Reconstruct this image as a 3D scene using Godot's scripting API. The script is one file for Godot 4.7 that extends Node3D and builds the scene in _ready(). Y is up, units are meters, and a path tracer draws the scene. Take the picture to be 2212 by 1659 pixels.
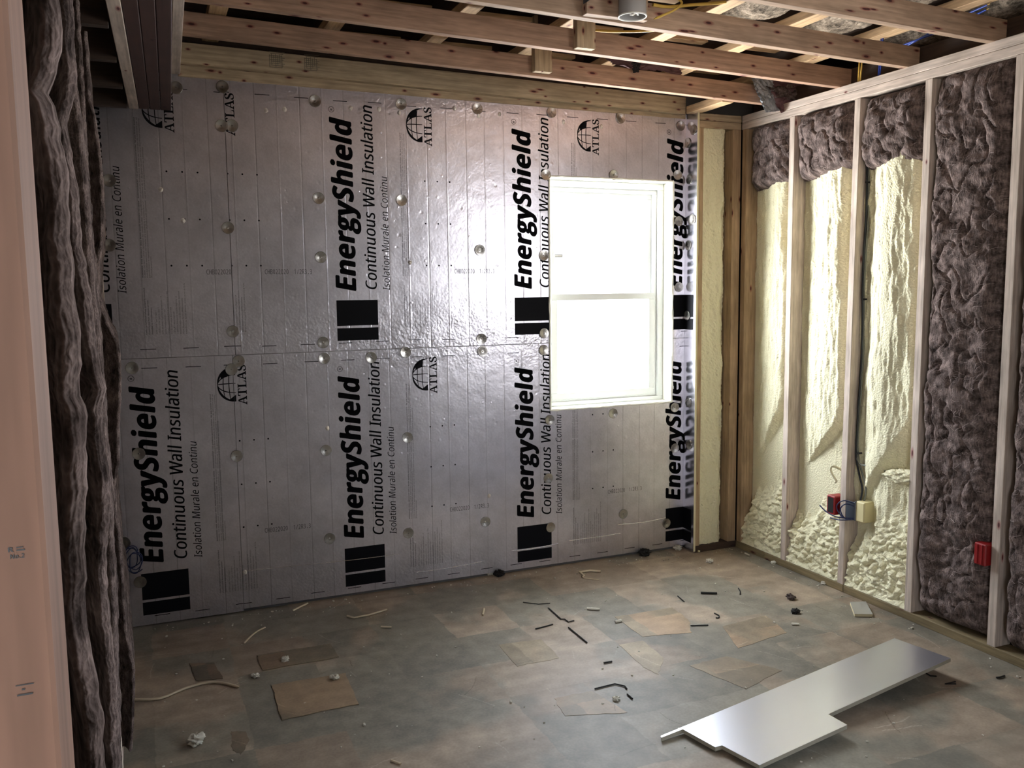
extends Node3D
# A room being insulated: foil-faced boards on the far wall, spray foam and batts between the studs on the right, open ceiling joists.
const XR := 1.858          # inner face of the right-hand studs
const P := 0.9257          # repeat of the print along the boards
const X0 := -0.4004        # where one repeat begins
var rng := RandomNumberGenerator.new()
var mat := {}
var tex := {}
var na := FastNoiseLite.new()
var nb := FastNoiseLite.new()

# ------------------------------------------------------------------ helpers: objects
func obj(called: String, mesh: Mesh, m: Material, parent: Node3D) -> MeshInstance3D:
	var o := MeshInstance3D.new()
	o.name = called
	o.mesh = mesh
	if m: o.material_override = m
	parent.add_child(o, true)
	return o

func numbered(called: String) -> String:
	if not has_node(NodePath(called)): return called
	var k := 1
	while has_node(NodePath("%s_%03d" % [called, k])): k += 1
	return "%s_%03d" % [called, k]

func tag(o: Node3D, label: String, category: String, group := "") -> Node3D:
	o.set_meta("label", label)
	o.set_meta("category", category)
	if group: o.set_meta("group", group)
	return o

func thing(called: String, label: String, category: String, at := Vector3.ZERO, group := "") -> Node3D:
	var o := Node3D.new()
	o.name = numbered(called)
	add_child(o)
	o.position = at
	return tag(o, label, category, group)

func struct(called: String, mesh: Mesh, m: Material) -> Node3D:
	var o: Node3D
	if mesh:
		var k := MeshInstance3D.new()
		k.mesh = mesh
		k.material_override = m
		o = k
	else:
		o = Node3D.new()
	o.name = called
	add_child(o)
	o.set_meta("kind", "structure")
	return o

# ------------------------------------------------------------------ helpers: shapes
func buf() -> Dictionary:
	return {"v": PackedVector3Array(), "n": PackedVector3Array(), "t": PackedVector2Array(), "i": PackedInt32Array()}

func done(b: Dictionary) -> ArrayMesh:
	var a := []
	a.resize(Mesh.ARRAY_MAX)
	a[Mesh.ARRAY_VERTEX] = b.v
	a[Mesh.ARRAY_NORMAL] = b.n
	a[Mesh.ARRAY_TEX_UV] = b.t
	a[Mesh.ARRAY_INDEX] = b.i
	var m := ArrayMesh.new()
	m.add_surface_from_arrays(Mesh.PRIMITIVE_TRIANGLES, a)
	return m

func poly(b: Dictionary, pts: Array, out: Vector3, uvs: Array) -> void:   # a flat convex face
	var n: Vector3 = (pts[2] - pts[0]).cross(pts[1] - pts[0]).normalized()
	if n.dot(out) < 0.0:
		pts = pts.duplicate(); pts.reverse()
		uvs = uvs.duplicate(); uvs.reverse()
		n = -n
	var s: int = b.v.size()
	for k in pts.size():
		b.v.append(pts[k]); b.n.append(n); b.t.append(uvs[k])
	for k in range(1, pts.size() - 1):
		b.i.append(s); b.i.append(s + k); b.i.append(s + k + 1)

func bar_into(b: Dictionary, size: Vector3, bev := 0.002, at := Vector3.ZERO, basis := Basis()) -> void:
	var h := size * 0.5
	var long := 0
	if size.y >= size.x and size.y >= size.z: long = 1
	elif size.z >= size.x and size.z >= size.y: long = 2
	var off := Vector2(rng.randf() * 7.0, rng.randf() * 3.0)
	bev = minf(bev, minf(h.x, minf(h.y, h.z)) * 0.45)
	var uv := func(p: Vector3, ax: int) -> Vector2:
		var a := long
		if ax == long: a = (long + 1) % 3
		var c := 3 - ax - a
		return Vector2(p[a], p[c] + 0.13 * ax) + off
	var corner := func(sx: float, sy: float, sz: float, ax: int) -> Vector3:   # the corner point that lies on the face across ax
		var q := Vector3(h.x * sx, h.y * sy, h.z * sz)
		var s := Vector3(sx, sy, sz)
		for k in 3:
			if k != ax: q[k] -= s[k] * bev
		return q
	for ax in 3:
		var u := (ax + 1) % 3
		var w := (ax + 2) % 3
		for s in [-1.0, 1.0]:
			var pts := []
			var uvs := []
			for c in [[-1.0, -1.0], [1.0, -1.0], [1.0, 1.0], [-1.0, 1.0]]:
				var e := Vector3.ZERO
				e[ax] = s; e[u] = c[0]; e[w] = c[1]
				var q: Vector3 = corner.call(e.x, e.y, e.z, ax)
				pts.append(basis * q + at)
				uvs.append(uv.call(q, ax))
			var o := Vector3.ZERO
			o[ax] = s
			poly(b, pts, basis * o, uvs)
	if bev <= 0.0: return
	for ax in 3:       # the edges that run along ax
		var u := (ax + 1) % 3
		var w := (ax + 2) % 3
		for su in [-1.0, 1.0]:
			for sw in [-1.0, 1.0]:
				var pts := []
				var uvs := []
				for k in [[-1.0, u], [1.0, u], [1.0, w], [-1.0, w]]:
					var e := Vector3.ZERO
					e[ax] = k[0]; e[u] = su; e[w] = sw
					var q: Vector3 = corner.call(e.x, e.y, e.z, k[1])
					pts.append(basis * q + at)
					uvs.append(uv.call(q, u))
				var o := Vector3.ZERO
				o[u] = su; o[w] = sw
				poly(b, pts, basis * o, uvs)
	for sx in [-1.0, 1.0]:
		for sy in [-1.0, 1.0]:
			for sz in [-1.0, 1.0]:
				var pts := []
				var uvs := []
				for ax in 3:
					var q: Vector3 = corner.call(sx, sy, sz, ax)
					pts.append(basis * q + at)
					uvs.append(uv.call(q, 0))
				poly(b, pts, basis * Vector3(sx, sy, sz), uvs)

func bar(size: Vector3, bev := 0.002) -> ArrayMesh:
	var b := buf()
	bar_into(b, size, bev)
	return done(b)

func beam_at(called: String, lo: Vector3, hi: Vector3, m: Material, parent: Node3D, bev := 0.002) -> MeshInstance3D:
	var o := obj(called, bar(hi - lo, bev), m, parent)
	o.position = (lo + hi) * 0.5
	return o

func stick(called: String, a: Vector3, c: Vector3, wide: float, tall: float, m: Material, parent: Node3D, up := Vector3.UP, bev := 0.002) -> MeshInstance3D:   # a board between two points
	var o := obj(called, bar(Vector3(wide, tall, a.distance_to(c)), bev), m, parent)
	o.transform = Transform3D(Basis.looking_at(c - a, up), (a + c) * 0.5)
	return o

func grid(nu: int, nv: int, f: Callable, out: Vector3, su := 1.0, sv := 1.0) -> ArrayMesh:   # a curved sheet with smooth normals
	var v := PackedVector3Array()
	var t := PackedVector2Array()
	for j in nv + 1:
		for i in nu + 1:
			v.append(f.call(float(i) / nu, float(j) / nv))
			t.append(Vector2(su * i / nu, sv * j / nv))
	var n := PackedVector3Array()
	n.resize(v.size())
	var w := nu + 1
	var total := Vector3.ZERO
	for j in nv + 1:
		for i in nu + 1:
			var a := v[j * w + mini(i + 1, nu)] - v[j * w + maxi(i - 1, 0)]
			var c := v[mini(j + 1, nv) * w + i] - v[maxi(j - 1, 0) * w + i]
			n[j * w + i] = a.cross(c).normalized()
			total += n[j * w + i]
	var flip := total.dot(out) < 0.0
	if flip:
		for k in n.size(): n[k] = -n[k]
	var x := PackedInt32Array()
	for j in nv:
		for i in nu:
			var a := j * w + i
			for k in ([a, a + 1, a + w, a + 1, a + w + 1, a + w] if flip else [a, a + w, a + 1, a + 1, a + w, a + w + 1]):
				x.append(k)
	return done({"v": v, "n": n, "t": t, "i": x})

func add_mesh(b: Dictionary, m: Mesh, tr := Transform3D()) -> void:
	for k in m.get_surface_count():
		var a := m.surface_get_arrays(k)
		var s: int = b.v.size()
		var nb3: Basis = tr.basis.inverse().transposed()
		for p in a[Mesh.ARRAY_VERTEX]: b.v.append(tr * p)
		for p in a[Mesh.ARRAY_NORMAL]: b.n.append((nb3 * p).normalized())
		b.t.append_array(a[Mesh.ARRAY_TEX_UV])
		for i in a[Mesh.ARRAY_INDEX]: b.i.append(s + i)

func lathe(profile: Array, segs: int) -> ArrayMesh:   # [radius, height] pairs, from the top middle outwards, about y
	var f := func(u: float, w: float) -> Vector3:
		var k := w * (profile.size() - 1)
		var i := mini(int(k), profile.size() - 2)
		var q: Vector2 = Vector2(profile[i][0], profile[i][1]).lerp(Vector2(profile[i + 1][0], profile[i + 1][1]), k - i)
		return Vector3(cos(u * TAU) * q.x, q.y, sin(u * TAU) * q.x)
	return grid(segs, profile.size() - 1, f, Vector3.UP)

func smooth_path(pts: Array, per := 6) -> Array:
	var out := []
	for i in pts.size() - 1:
		var p0: Vector3 = pts[maxi(i - 1, 0)]
		var p1: Vector3 = pts[i]
		var p2: Vector3 = pts[i + 1]
		var p3: Vector3 = pts[mini(i + 2, pts.size() - 1)]
		for k in per:
			var t := float(k) / per
			out.append(0.5 * ((2.0 * p1) + (p2 - p0) * t + (2.0 * p0 - 5.0 * p1 + 4.0 * p2 - p3) * t * t + (3.0 * p1 - p0 - 3.0 * p2 + p3) * t * t * t))
	out.append(pts[-1])
	return out

func tube_into(b: Dictionary, pts: Array, r: float, sides := 8, flat := 1.0) -> void:
	var s: int = b.v.size()
	var up := Vector3(0.31, 0.9, 0.2).normalized()
	for k in pts.size():
		var d: Vector3 = (pts[mini(k + 1, pts.size() - 1)] - pts[maxi(k - 1, 0)]).normalized()
		var a := d.cross(up)
		if a.length() < 0.05: a = d.cross(Vector3.RIGHT)
		a = a.normalized()
		var c := a.cross(d).normalized()
		up = c
		for i in sides:
			var w := TAU * i / sides
			var q := a * cos(w) + c * sin(w) * flat
			b.v.append(pts[k] + q * r); b.n.append((a * cos(w) * flat + c * sin(w)).normalized()); b.t.append(Vector2(k * 0.02, float(i) / sides))
	for k in pts.size() - 1:
		for i in sides:
			var p := s + k * sides + i
			var e := s + k * sides + (i + 1) % sides
			for x in [p, e, p + sides, e, e + sides, p + sides]: b.i.append(x)
	for end in [0, pts.size() - 1]:    # caps
		var first := s + int(end) * sides
		for i in range(1, sides - 1):
			if end == 0:
				for x in [first, first + i + 1, first + i]: b.i.append(x) # start
			else:
				for x in [first, first + i, first + i + 1]: b.i.append(x)

func tube(pts: Array, r: float, sides := 8, smooth := 6) -> ArrayMesh:
	var b := buf()
	tube_into(b, smooth_path(pts, smooth) if smooth > 1 else pts, r, sides)
	return done(b)

func prism(outline: Array, y0: float, y1: float) -> Dictionary:   # outline of Vector2(x, z)
	var b := buf()
	var pv := PackedVector2Array(outline)
	var ids := Geometry2D.triangulate_polygon(pv)
	for y in [y0, y1]:
		for k in range(0, ids.size(), 3):
			var pts := []
			var uvs := []
			for e in 3:
				var q := pv[ids[k + e]]
				pts.append(Vector3(q.x, y, q.y)); uvs.append(q)
			poly(b, pts, Vector3.UP if y == y1 else Vector3.DOWN, uvs)
	var cw := Geometry2D.is_polygon_clockwise(pv)
	for k in pv.size():
		var p := pv[k]
		var q := pv[(k + 1) % pv.size()]
		var d := (q - p).normalized()
		var o := Vector3(d.y, 0, -d.x) * (-1.0 if cw else 1.0)
		poly(b, [Vector3(p.x, y0, p.y), Vector3(q.x, y0, q.y), Vector3(q.x, y1, q.y), Vector3(p.x, y1, p.y)], o, [Vector2(0, y0), Vector2(p.distance_to(q), y0), Vector2(p.distance_to(q), y1), Vector2(0, y1)])
	return b

# ------------------------------------------------------------------ textures
func noise_bytes(w: int, h: int, s: int, freq: float, octaves := 4, kind := FastNoiseLite.TYPE_SIMPLEX_SMOOTH, ridged := false) -> PackedByteArray:
	var n := FastNoiseLite.new()
	n.noise_type = kind
	n.seed = s
	n.frequency = freq
	n.fractal_octaves = octaves
	if ridged: n.fractal_type = FastNoiseLite.FRACTAL_RIDGED
	var im := n.get_seamless_image(w, h)
	im.convert(Image.FORMAT_L8)
	return im.get_data()

func stretched(w: int, h: int, sw: int, sh: int, s: int, freq: float, octaves := 4) -> PackedByteArray:   # noise made small and pulled out to w x h
	var im := Image.create_from_data(sw, sh, false, Image.FORMAT_L8, noise_bytes(sw, sh, s, freq, octaves))
	im.resize(w, h, Image.INTERPOLATE_CUBIC)
	return im.get_data()

func tex_of(im: Image) -> ImageTexture:
	return ImageTexture.create_from_image(im)

func make_wood(s: int, knots: int) -> Image:   # 2 m along u, 0.25 m along v
	var w := 1024
	var h := 256
	var a := stretched(w, h, 64, 256, s, 0.05, 4)
	var b := stretched(w, h, 256, 256, s + 5, 0.09, 3)
	var c := noise_bytes(w, h, s + 9, 0.006, 3)
	var kn := []
	for k in knots: kn.append([rng.randf() * w, rng.randf() * h, rng.randf_range(3, 8), rng.randf_range(2.5, 5)])
	var d := PackedByteArray()
	d.resize(w * h * 3)
	for y in h:
		for x in w:
			var i := y * w + x
			var g := 0.80 + 0.18 * (a[i] / 255.0 - 0.5) + 0.10 * (b[i] / 255.0 - 0.5) + 0.16 * (c[i] / 255.0 - 0.5)
			d[i * 3] = int(clampf(g * 255.0, 0, 255))
			d[i * 3 + 1] = int(clampf((g * 1.02 - 0.03) * 255.0, 0, 255))
			d[i * 3 + 2] = int(clampf((g * 1.06 - 0.07) * 255.0, 0, 255))
	for q in kn:
		for y in range(maxi(0, int(q[1] - q[3] * 2.6)), mini(h, int(q[1] + q[3] * 2.6))):
			for x in range(maxi(0, int(q[0] - q[2] * 2.6)), mini(w, int(q[0] + q[2] * 2.6))):
				var r := Vector2((x - q[0]) / q[2], (y - q[1]) / q[3]).length()
				var f := 1.0 - 0.42 * (1.0 - smoothstep(0.6, 1.1, r)) - 0.2 * (1.0 - smoothstep(0.8, 2.4, r))
				var i := (y * w + x) * 3
				d[i] = int(d[i] * f)
				d[i + 1] = int(d[i + 1] * f * f)
				d[i + 2] = int(d[i + 2] * f * f)
	return Image.create_from_data(w, h, false, Image.FORMAT_RGB8, d)

func make_floor() -> Image:    # 4.6 m square of worn subfloor with the ghosts of square tiles
	var w := 1400
	var a := noise_bytes(w, w, 21, 0.004, 5)
	var b := noise_bytes(w, w, 22, 0.03, 4)
	var c := noise_bytes(w, w, 23, 0.25, 3)
	var e := stretched(w, w, 200, 1400, 24, 0.03, 4)
	var tones := []
	for k in 400: tones.append([rng.randf(), rng.randf()])
	var d := PackedByteArray()
	d.resize(w * w * 3)
	var step := w * 0.305 / 4.6
	for y in w:
		for x in w:
			var i := y * w + x
			var wob := (b[i] - 128) * 0.018
			var t: Array = tones[(int((x + wob) / step) * 19 + int((y + wob) / step)) % 400]
			var worn := smoothstep(0.42, 0.62, a[i] / 255.0 + (float(t[0]) - 0.5) * 0.55)
			var g := 0.51 + 0.07 * (float(t[1]) - 0.5) + 0.12 * (b[i] / 255.0 - 0.5) + 0.08 * (c[i] / 255.0 - 0.5) + 0.10 * (a[i] / 255.0 - 0.5)
			var warm := worn * 0.9
			g += warm * 0.06 + warm * 0.10 * (e[i] / 255.0 - 0.5)
			d[i * 3] = int(clampf((g * 1.02 + warm * 0.03) * 255.0, 0, 255))
			d[i * 3 + 1] = int(clampf((g * 0.965 - warm * 0.008) * 255.0, 0, 255))
			d[i * 3 + 2] = int(clampf((g * 0.855 - warm * 0.02) * 255.0, 0, 255))
	var im := Image.create_from_data(w, w, false, Image.FORMAT_RGB8, d)
	for k in 260:     # pale scratches and scuffs
		var x := rng.randf() * w
		var y := rng.randf() * w
		var ang := rng.randf() * TAU
		var len := rng.randi_range(8, 60)
		var bright := rng.randf_range(0.04, 0.14) * (1.0 if rng.randf() < 0.7 else -1.0)
		for q in len:
			ang += rng.randf_range(-0.08, 0.08)
			x += cos(ang); y += sin(ang)
			var px := posmod(int(x), w)
			var py := posmod(int(y), w)
			var cc := im.get_pixel(px, py)
			im.set_pixel(px, py, Color(cc.r + bright, cc.g + bright, cc.b + bright))
	return im

func make_fibre(s: int) -> Array:    # [albedo, normal] of glass wool
	var w := 512
	var a := noise_bytes(w, w, s, 0.012, 5)
	var b := noise_bytes(w, w, s + 1, 0.06, 4, FastNoiseLite.TYPE_SIMPLEX_SMOOTH, true)
	var c := stretched(w, w, 512, 90, s + 2, 0.11, 3)
	var d := PackedByteArray()
	d.resize(w * w * 3)
	var hgt := PackedByteArray()
	hgt.resize(w * w)
	for i in w * w:
		var g := 0.62 + 0.50 * (a[i] / 255.0 - 0.5) + 0.26 * (b[i] / 255.0 - 0.5) + 0.34 * (c[i] / 255.0 - 0.5)
		d[i * 3] = int(clampf(g * 255.0, 0, 255))
		d[i * 3 + 1] = int(clampf((g * 0.985) * 255.0, 0, 255))
		d[i * 3 + 2] = int(clampf((g * 0.985) * 255.0, 0, 255))
		hgt[i] = int(clampf(a[i] * 0.35 + b[i] * 0.3 + c[i] * 0.35, 0, 255))
	var nm := Image.create_from_data(w, w, false, Image.FORMAT_L8, hgt)
	nm.convert(Image.FORMAT_RGBA8)
	nm.bump_map_to_normal_map(9.0)
	return [Image.create_from_data(w, w, false, Image.FORMAT_RGB8, d), nm]

func make_foil() -> Array:     # [albedo, normal] of one board's facing, 2.44 m x 1.22 m
	var w := 1536
	var h := 768
	var a := noise_bytes(w, h, 41, 0.003, 4)
	var b := noise_bytes(w, h, 42, 0.02, 4)
	var c := noise_bytes(w, h, 43, 0.12, 3)
	var hb := noise_bytes(w, h, 44, 0.016, 4)
	var hc := noise_bytes(w, h, 46, 0.09, 3)
	var lines := PackedFloat32Array()
	lines.resize(w)
	var rel := PackedFloat32Array()
	rel.resize(w)
	var x := 17.0
	var k := 0
	while x < w - 4:
		var amp := rng.randf_range(0.08, 0.24)
		lines[int(x)] -= amp; lines[int(x) + 1] -= amp * 0.5; lines[int(x) - 1] -= amp * 0.4
		for q in 5: rel[int(x) - 2 + q] += (26.0 if k % 2 == 0 else -26.0) * (1.0 - absf(q - 2) / 3.0)
		x += w * 0.1016 / 2.4384
		k += 1
	var d := PackedByteArray()
	d.resize(w * h * 3)
	var hgt := PackedByteArray()
	hgt.resize(w * h)
	for y in h:
		for xx in w:
			var i := y * w + xx
			var fade := 0.35 + 0.65 * a[(y * 2 % h) * w + xx] / 255.0
			var g := 0.83 + 0.10 * (a[i] / 255.0 - 0.5) + 0.06 * (b[i] / 255.0 - 0.5) + 0.05 * (c[i] / 255.0 - 0.5) + lines[xx] * fade
			d[i * 3] = int(clampf(g * 255.0, 0, 255))
			d[i * 3 + 1] = int(clampf(g * 0.99 * 255.0, 0, 255))
			d[i * 3 + 2] = int(clampf(g * 1.0 * 255.0, 0, 255))
			var low := smoothstep(h * 0.72, h * 0.98, float(y)) + 0.8 * smoothstep(h * 0.14, h * 0.02, float(y))
			hgt[i] = int(clampf(96 + hb[i] * (0.16 + 0.16 * low) + hc[i] * (0.05 + 0.10 * low) + rel[xx] * fade, 0, 255))
	var nm := Image.create_from_data(w, h, false, Image.FORMAT_L8, hgt)
	for q in 260:     # small round dents and pimples
		var r := rng.randi_range(3, 7)
		var dx := rng.randi_range(10, w - 12)
		var dy := rng.randi_range(10, h - 12)
		var deep := rng.randf_range(-42, 42)
		for yy in range(-r, r + 1):
			for xx in range(-r, r + 1):
				var f := maxf(0.0, 1.0 - Vector2(xx, yy).length() / r)
				var px := clampi(dx + xx, 0, w - 1)
				var py := clampi(dy + yy, 0, h - 1)
				var v := nm.get_pixel(px, py).r + deep * f / 255.0
				nm.set_pixel(px, py, Color(v, v, v))
	nm.convert(Image.FORMAT_RGBA8)
	nm.bump_map_to_normal_map(3.0)
	return [Image.create_from_data(w, h, false, Image.FORMAT_RGB8, d), nm]

func std(c: Color, rough := 0.8, metal := 0.0) -> StandardMaterial3D:
	var m := StandardMaterial3D.new()
	m.albedo_color = c
	m.roughness = rough
	m.metallic = metal
	return m

func wood(c: Color, which: String, rough := 0.75) -> StandardMaterial3D:
	var m := std(c, rough)
	m.albedo_texture = tex[which]
	m.uv1_scale = Vector3(0.5, 4.0, 1.0)
	return m

func materials() -> void:
	tex.clear_wood = tex_of(make_wood(3, 6))
	tex.plain_wood = tex_of(make_wood(19, 0))
	tex.knotty_wood = tex_of(make_wood(11, 34))
	mat.stud = wood(Color(0.92, 0.86, 0.80), "clear_wood")
	mat.joist = wood(Color(0.82, 0.70, 0.59), "knotty_wood")
	mat.joist_red = wood(Color(0.80, 0.65, 0.54), "knotty_wood")
	mat.rim = wood(Color(0.84, 0.75, 0.61), "knotty_wood")
	mat.tan = wood(Color(0.80, 0.69, 0.54), "clear_wood")
	mat.strip = wood(Color(0.92, 0.78, 0.60), "clear_wood")
	mat.pink = wood(Color(0.66, 0.51, 0.43), "plain_wood")
	mat.lvl = wood(Color(0.34, 0.22, 0.19), "clear_wood", 0.6)
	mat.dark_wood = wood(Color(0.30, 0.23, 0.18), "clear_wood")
	mat.treated = wood(Color(0.62, 0.55, 0.40), "clear_wood")
	var fl := make_floor()
	mat.floor = std(Color(1, 1, 1), 0.55)
	mat.floor.albedo_texture = tex_of(fl)
	mat.floor.uv1_scale = Vector3(1.0 / 4.6, 1.0 / 4.6, 1)
	mat.floor.metallic_specular = 0.45
	for k in [["tile_pale", Color(1.13, 1.07, 0.98)], ["tile_warm", Color(1.03, 0.97, 0.90)], ["tile_mid", Color(0.93, 0.88, 0.81)], ["tile_dark", Color(0.80, 0.76, 0.72)]]:
		var m: StandardMaterial3D = mat.floor.duplicate()
		m.albedo_color = k[1]
		m.uv1_offset = Vector3(0.37, 0.21, 0)
		mat[k[0]] = m
	var fo := make_foil()
	mat.foil = std(Color(0.96, 0.95, 0.965), 0.30, 0.88)
	mat.foil.albedo_texture = tex_of(fo[0])
	mat.foil.normal_enabled = true
	mat.foil.normal_texture = tex_of(fo[1])
	mat.foil.normal_scale = 1.0
	mat.foil_scrap = std(Color(0.89, 0.90, 0.95), 0.28, 0.92)
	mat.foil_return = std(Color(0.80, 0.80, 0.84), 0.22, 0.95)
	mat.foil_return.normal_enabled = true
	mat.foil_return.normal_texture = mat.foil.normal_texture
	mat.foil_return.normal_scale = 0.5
	mat.foam_edge = std(Color(0.86, 0.82, 0.68), 0.9)
	mat.old_edge = std(Color(0.60, 0.57, 0.50), 0.9)
	mat.ink = std(Color(0.06, 0.06, 0.075), 0.55)
	mat.ink.metallic_specular = 0.2
	mat.fine_ink = std(Color(0.16, 0.16, 0.17), 0.5)
	mat.stamp_ink = std(Color(0.42, 0.38, 0.32), 0.8)
	mat.washer = std(Color(0.66, 0.645, 0.62), 0.27, 0.95)
	mat.screw = std(Color(0.55, 0.55, 0.55), 0.3, 0.9)
	mat.torn_foil = std(Color(0.88, 0.87, 0.86), 0.25, 0.85)
	mat.torn = std(Color(0.93, 0.90, 0.86), 0.5, 0.3)
	var fb := make_fibre(61)
	mat.batt = std(Color(0.64, 0.575, 0.55), 1.0)
	mat.batt.albedo_texture = tex_of(fb[0])
	mat.batt.normal_enabled = true
	mat.batt.normal_texture = tex_of(fb[1])
	mat.batt.normal_scale = 0.8
	mat.batt.metallic_specular = 0.1
	mat.batt.uv1_scale = Vector3(2.6, 2.6, 1)
	mat.fibre = std(Color(0.66, 0.60, 0.58), 0.9)
	mat.kraft = mat.batt.duplicate()
	mat.kraft.albedo_color = Color(0.80, 0.745, 0.665)
	mat.kraft.normal_scale = 0.6
	mat.foam = std(Color(0.895, 0.87, 0.735), 0.75)
	var nt := NoiseTexture2D.new()
	nt.width = 512; nt.height = 512; nt.seamless = true; nt.as_normal_map = true; nt.bump_strength = 7.0
	nt.noise = FastNoiseLite.new()
	nt.noise.frequency = 0.05
	nt.noise.fractal_octaves = 4
	mat.foam.normal_enabled = true
	mat.foam.normal_texture = nt
	mat.foam.normal_scale = 0.8
	mat.foam.uv1_scale = Vector3(3, 3, 1)
	mat.black = std(Color(0.09, 0.085, 0.08), 0.9)
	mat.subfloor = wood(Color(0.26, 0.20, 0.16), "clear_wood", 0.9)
	mat.drywall = std(Color(0.62, 0.59, 0.55), 0.9)
	mat.masonry = std(Color(0.35, 0.34, 0.33), 0.95)
	mat.jamb = std(Color(0.93, 0.925, 0.87), 0.6)
	mat.vinyl = std(Color(0.93, 0.94, 0.93), 0.35)
	mat.glass = std(Color(1, 1, 1, 0.06), 0.02)
	mat.glass.transparency = BaseMaterial3D.TRANSPARENCY_ALPHA
	mat.cable_black = std(Color(0.07, 0.08, 0.10), 0.4)
	mat.cable_grey = std(Color(0.45, 0.45, 0.40), 0.5)
	mat.cable_blue = std(Color(0.12, 0.25, 0.62), 0.4)
	mat.cable_navy = std(Color(0.08, 0.13, 0.30), 0.4)
	mat.cable_yellow = std(Color(0.80, 0.66, 0.30), 0.5)
	mat.cable_white = std(Color(0.88, 0.87, 0.84), 0.5)
	mat.box_red = std(Color(0.56, 0.05, 0.07), 0.45)
	mat.box_tan = std(Color(0.84, 0.79, 0.60), 0.6)
	mat.box_blue = std(Color(0.22, 0.24, 0.28), 0.5)
	mat.grey_plastic = std(Color(0.62, 0.61, 0.60), 0.5)
	mat.steel = std(Color(0.45, 0.46, 0.48), 0.35, 0.8)
	mat.scrap_wood = std(Color(0.80, 0.74, 0.63), 0.9)
	mat.scrap_dark = std(Color(0.10, 0.09, 0.08), 0.9)
	mat.crumb = std(Color(0.82, 0.80, 0.74), 0.9)
	mat.purple = std(Color(0.42, 0.30, 0.31), 0.45)
	mat.grey_film = std(Color(0.60, 0.62, 0.64), 0.30, 0.4)
	mat.tar = std(Color(0.06, 0.055, 0.055), 0.6)

# ------------------------------------------------------------------ lettering, as flat print
var fonts := {}
func font(kind: String) -> Font:
	if not fonts.has(kind):
		var s := SystemFont.new()
		s.font_names = PackedStringArray(["Droid Serif" if kind.begins_with("serif") else "Droid Sans Mono" if kind.begins_with("mono") else "Droid Sans"])
		if kind.ends_with("bold"): s.font_weight = 700
		fonts[kind] = s
	return fonts[kind]

func letters(text: String, kind: String, wide: float, tall: float, slant := 0.0, curve := 0.6) -> PackedVector2Array:   # triangles; (0, 0) is the left end of the baseline, tall is the height of a capital
	var h := TextMesh.new()
	h.font = font(kind); h.font_size = 64; h.pixel_size = 0.01; h.depth = 0.0; h.curve_step = curve
	h.text = "H"
	var hb := h.get_aabb()
	var t := TextMesh.new()
	t.font = font(kind); t.font_size = 64; t.pixel_size = 0.01; t.depth = 0.0; t.curve_step = curve
	t.text = text
	var a := t.surface_get_arrays(0)
	var v: PackedVector3Array = a[Mesh.ARRAY_VERTEX]
	var ids: PackedInt32Array = a[Mesh.ARRAY_INDEX] if a[Mesh.ARRAY_INDEX] != null else PackedInt32Array(range(v.size()))
	var box := t.get_aabb()
	var sx := wide / box.size.x
	var sy := tall / hb.size.y
	var out := PackedVector2Array()
	for i in ids:
		var p := v[i]
		var y := (p.y - hb.position.y) * sy
		out.append(Vector2((p.x - box.position.x) * sx + y * slant, y))
	return out

func laid(tris: PackedVector2Array, x_base: float, y_start: float) -> PackedVector2Array:   # turned to read upwards: the baseline runs up the wall at x_base
	var out := PackedVector2Array()
	for p in tris: out.append(Vector2(x_base - p.y, y_start + p.x))
	return out

func rect2(x0: float, y0: float, x1: float, y1: float) -> PackedVector2Array:
	return PackedVector2Array([Vector2(x0, y0), Vector2(x1, y0), Vector2(x1, y1), Vector2(x0, y0), Vector2(x1, y1), Vector2(x0, y1)])

func disc2(c: Vector2, r: float, n := 10) -> PackedVector2Array:
	var out := PackedVector2Array()
	for k in n:
		out.append(c); out.append(c + Vector2.from_angle(TAU * k / n) * r); out.append(c + Vector2.from_angle(TAU * (k + 1) / n) * r)
	return out

func line2(pts: Array, w0: float, w1: float) -> PackedVector2Array:   # a line whose width swells from w0 at the ends to w1 in the middle
	var out := PackedVector2Array()
	var L := []
	var R := []
	for k in pts.size():
		var d: Vector2 = (pts[mini(k + 1, pts.size() - 1)] - pts[maxi(k - 1, 0)]).normalized().orthogonal()
		var w := lerpf(w0, w1, sin(PI * k / (pts.size() - 1))) * 0.5
		L.append(pts[k] + d * w); R.append(pts[k] - d * w)
	for k in pts.size() - 1:
		for q in [L[k], L[k + 1], R[k], R[k], L[k + 1], R[k + 1]]: out.append(q)
	return out

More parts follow.
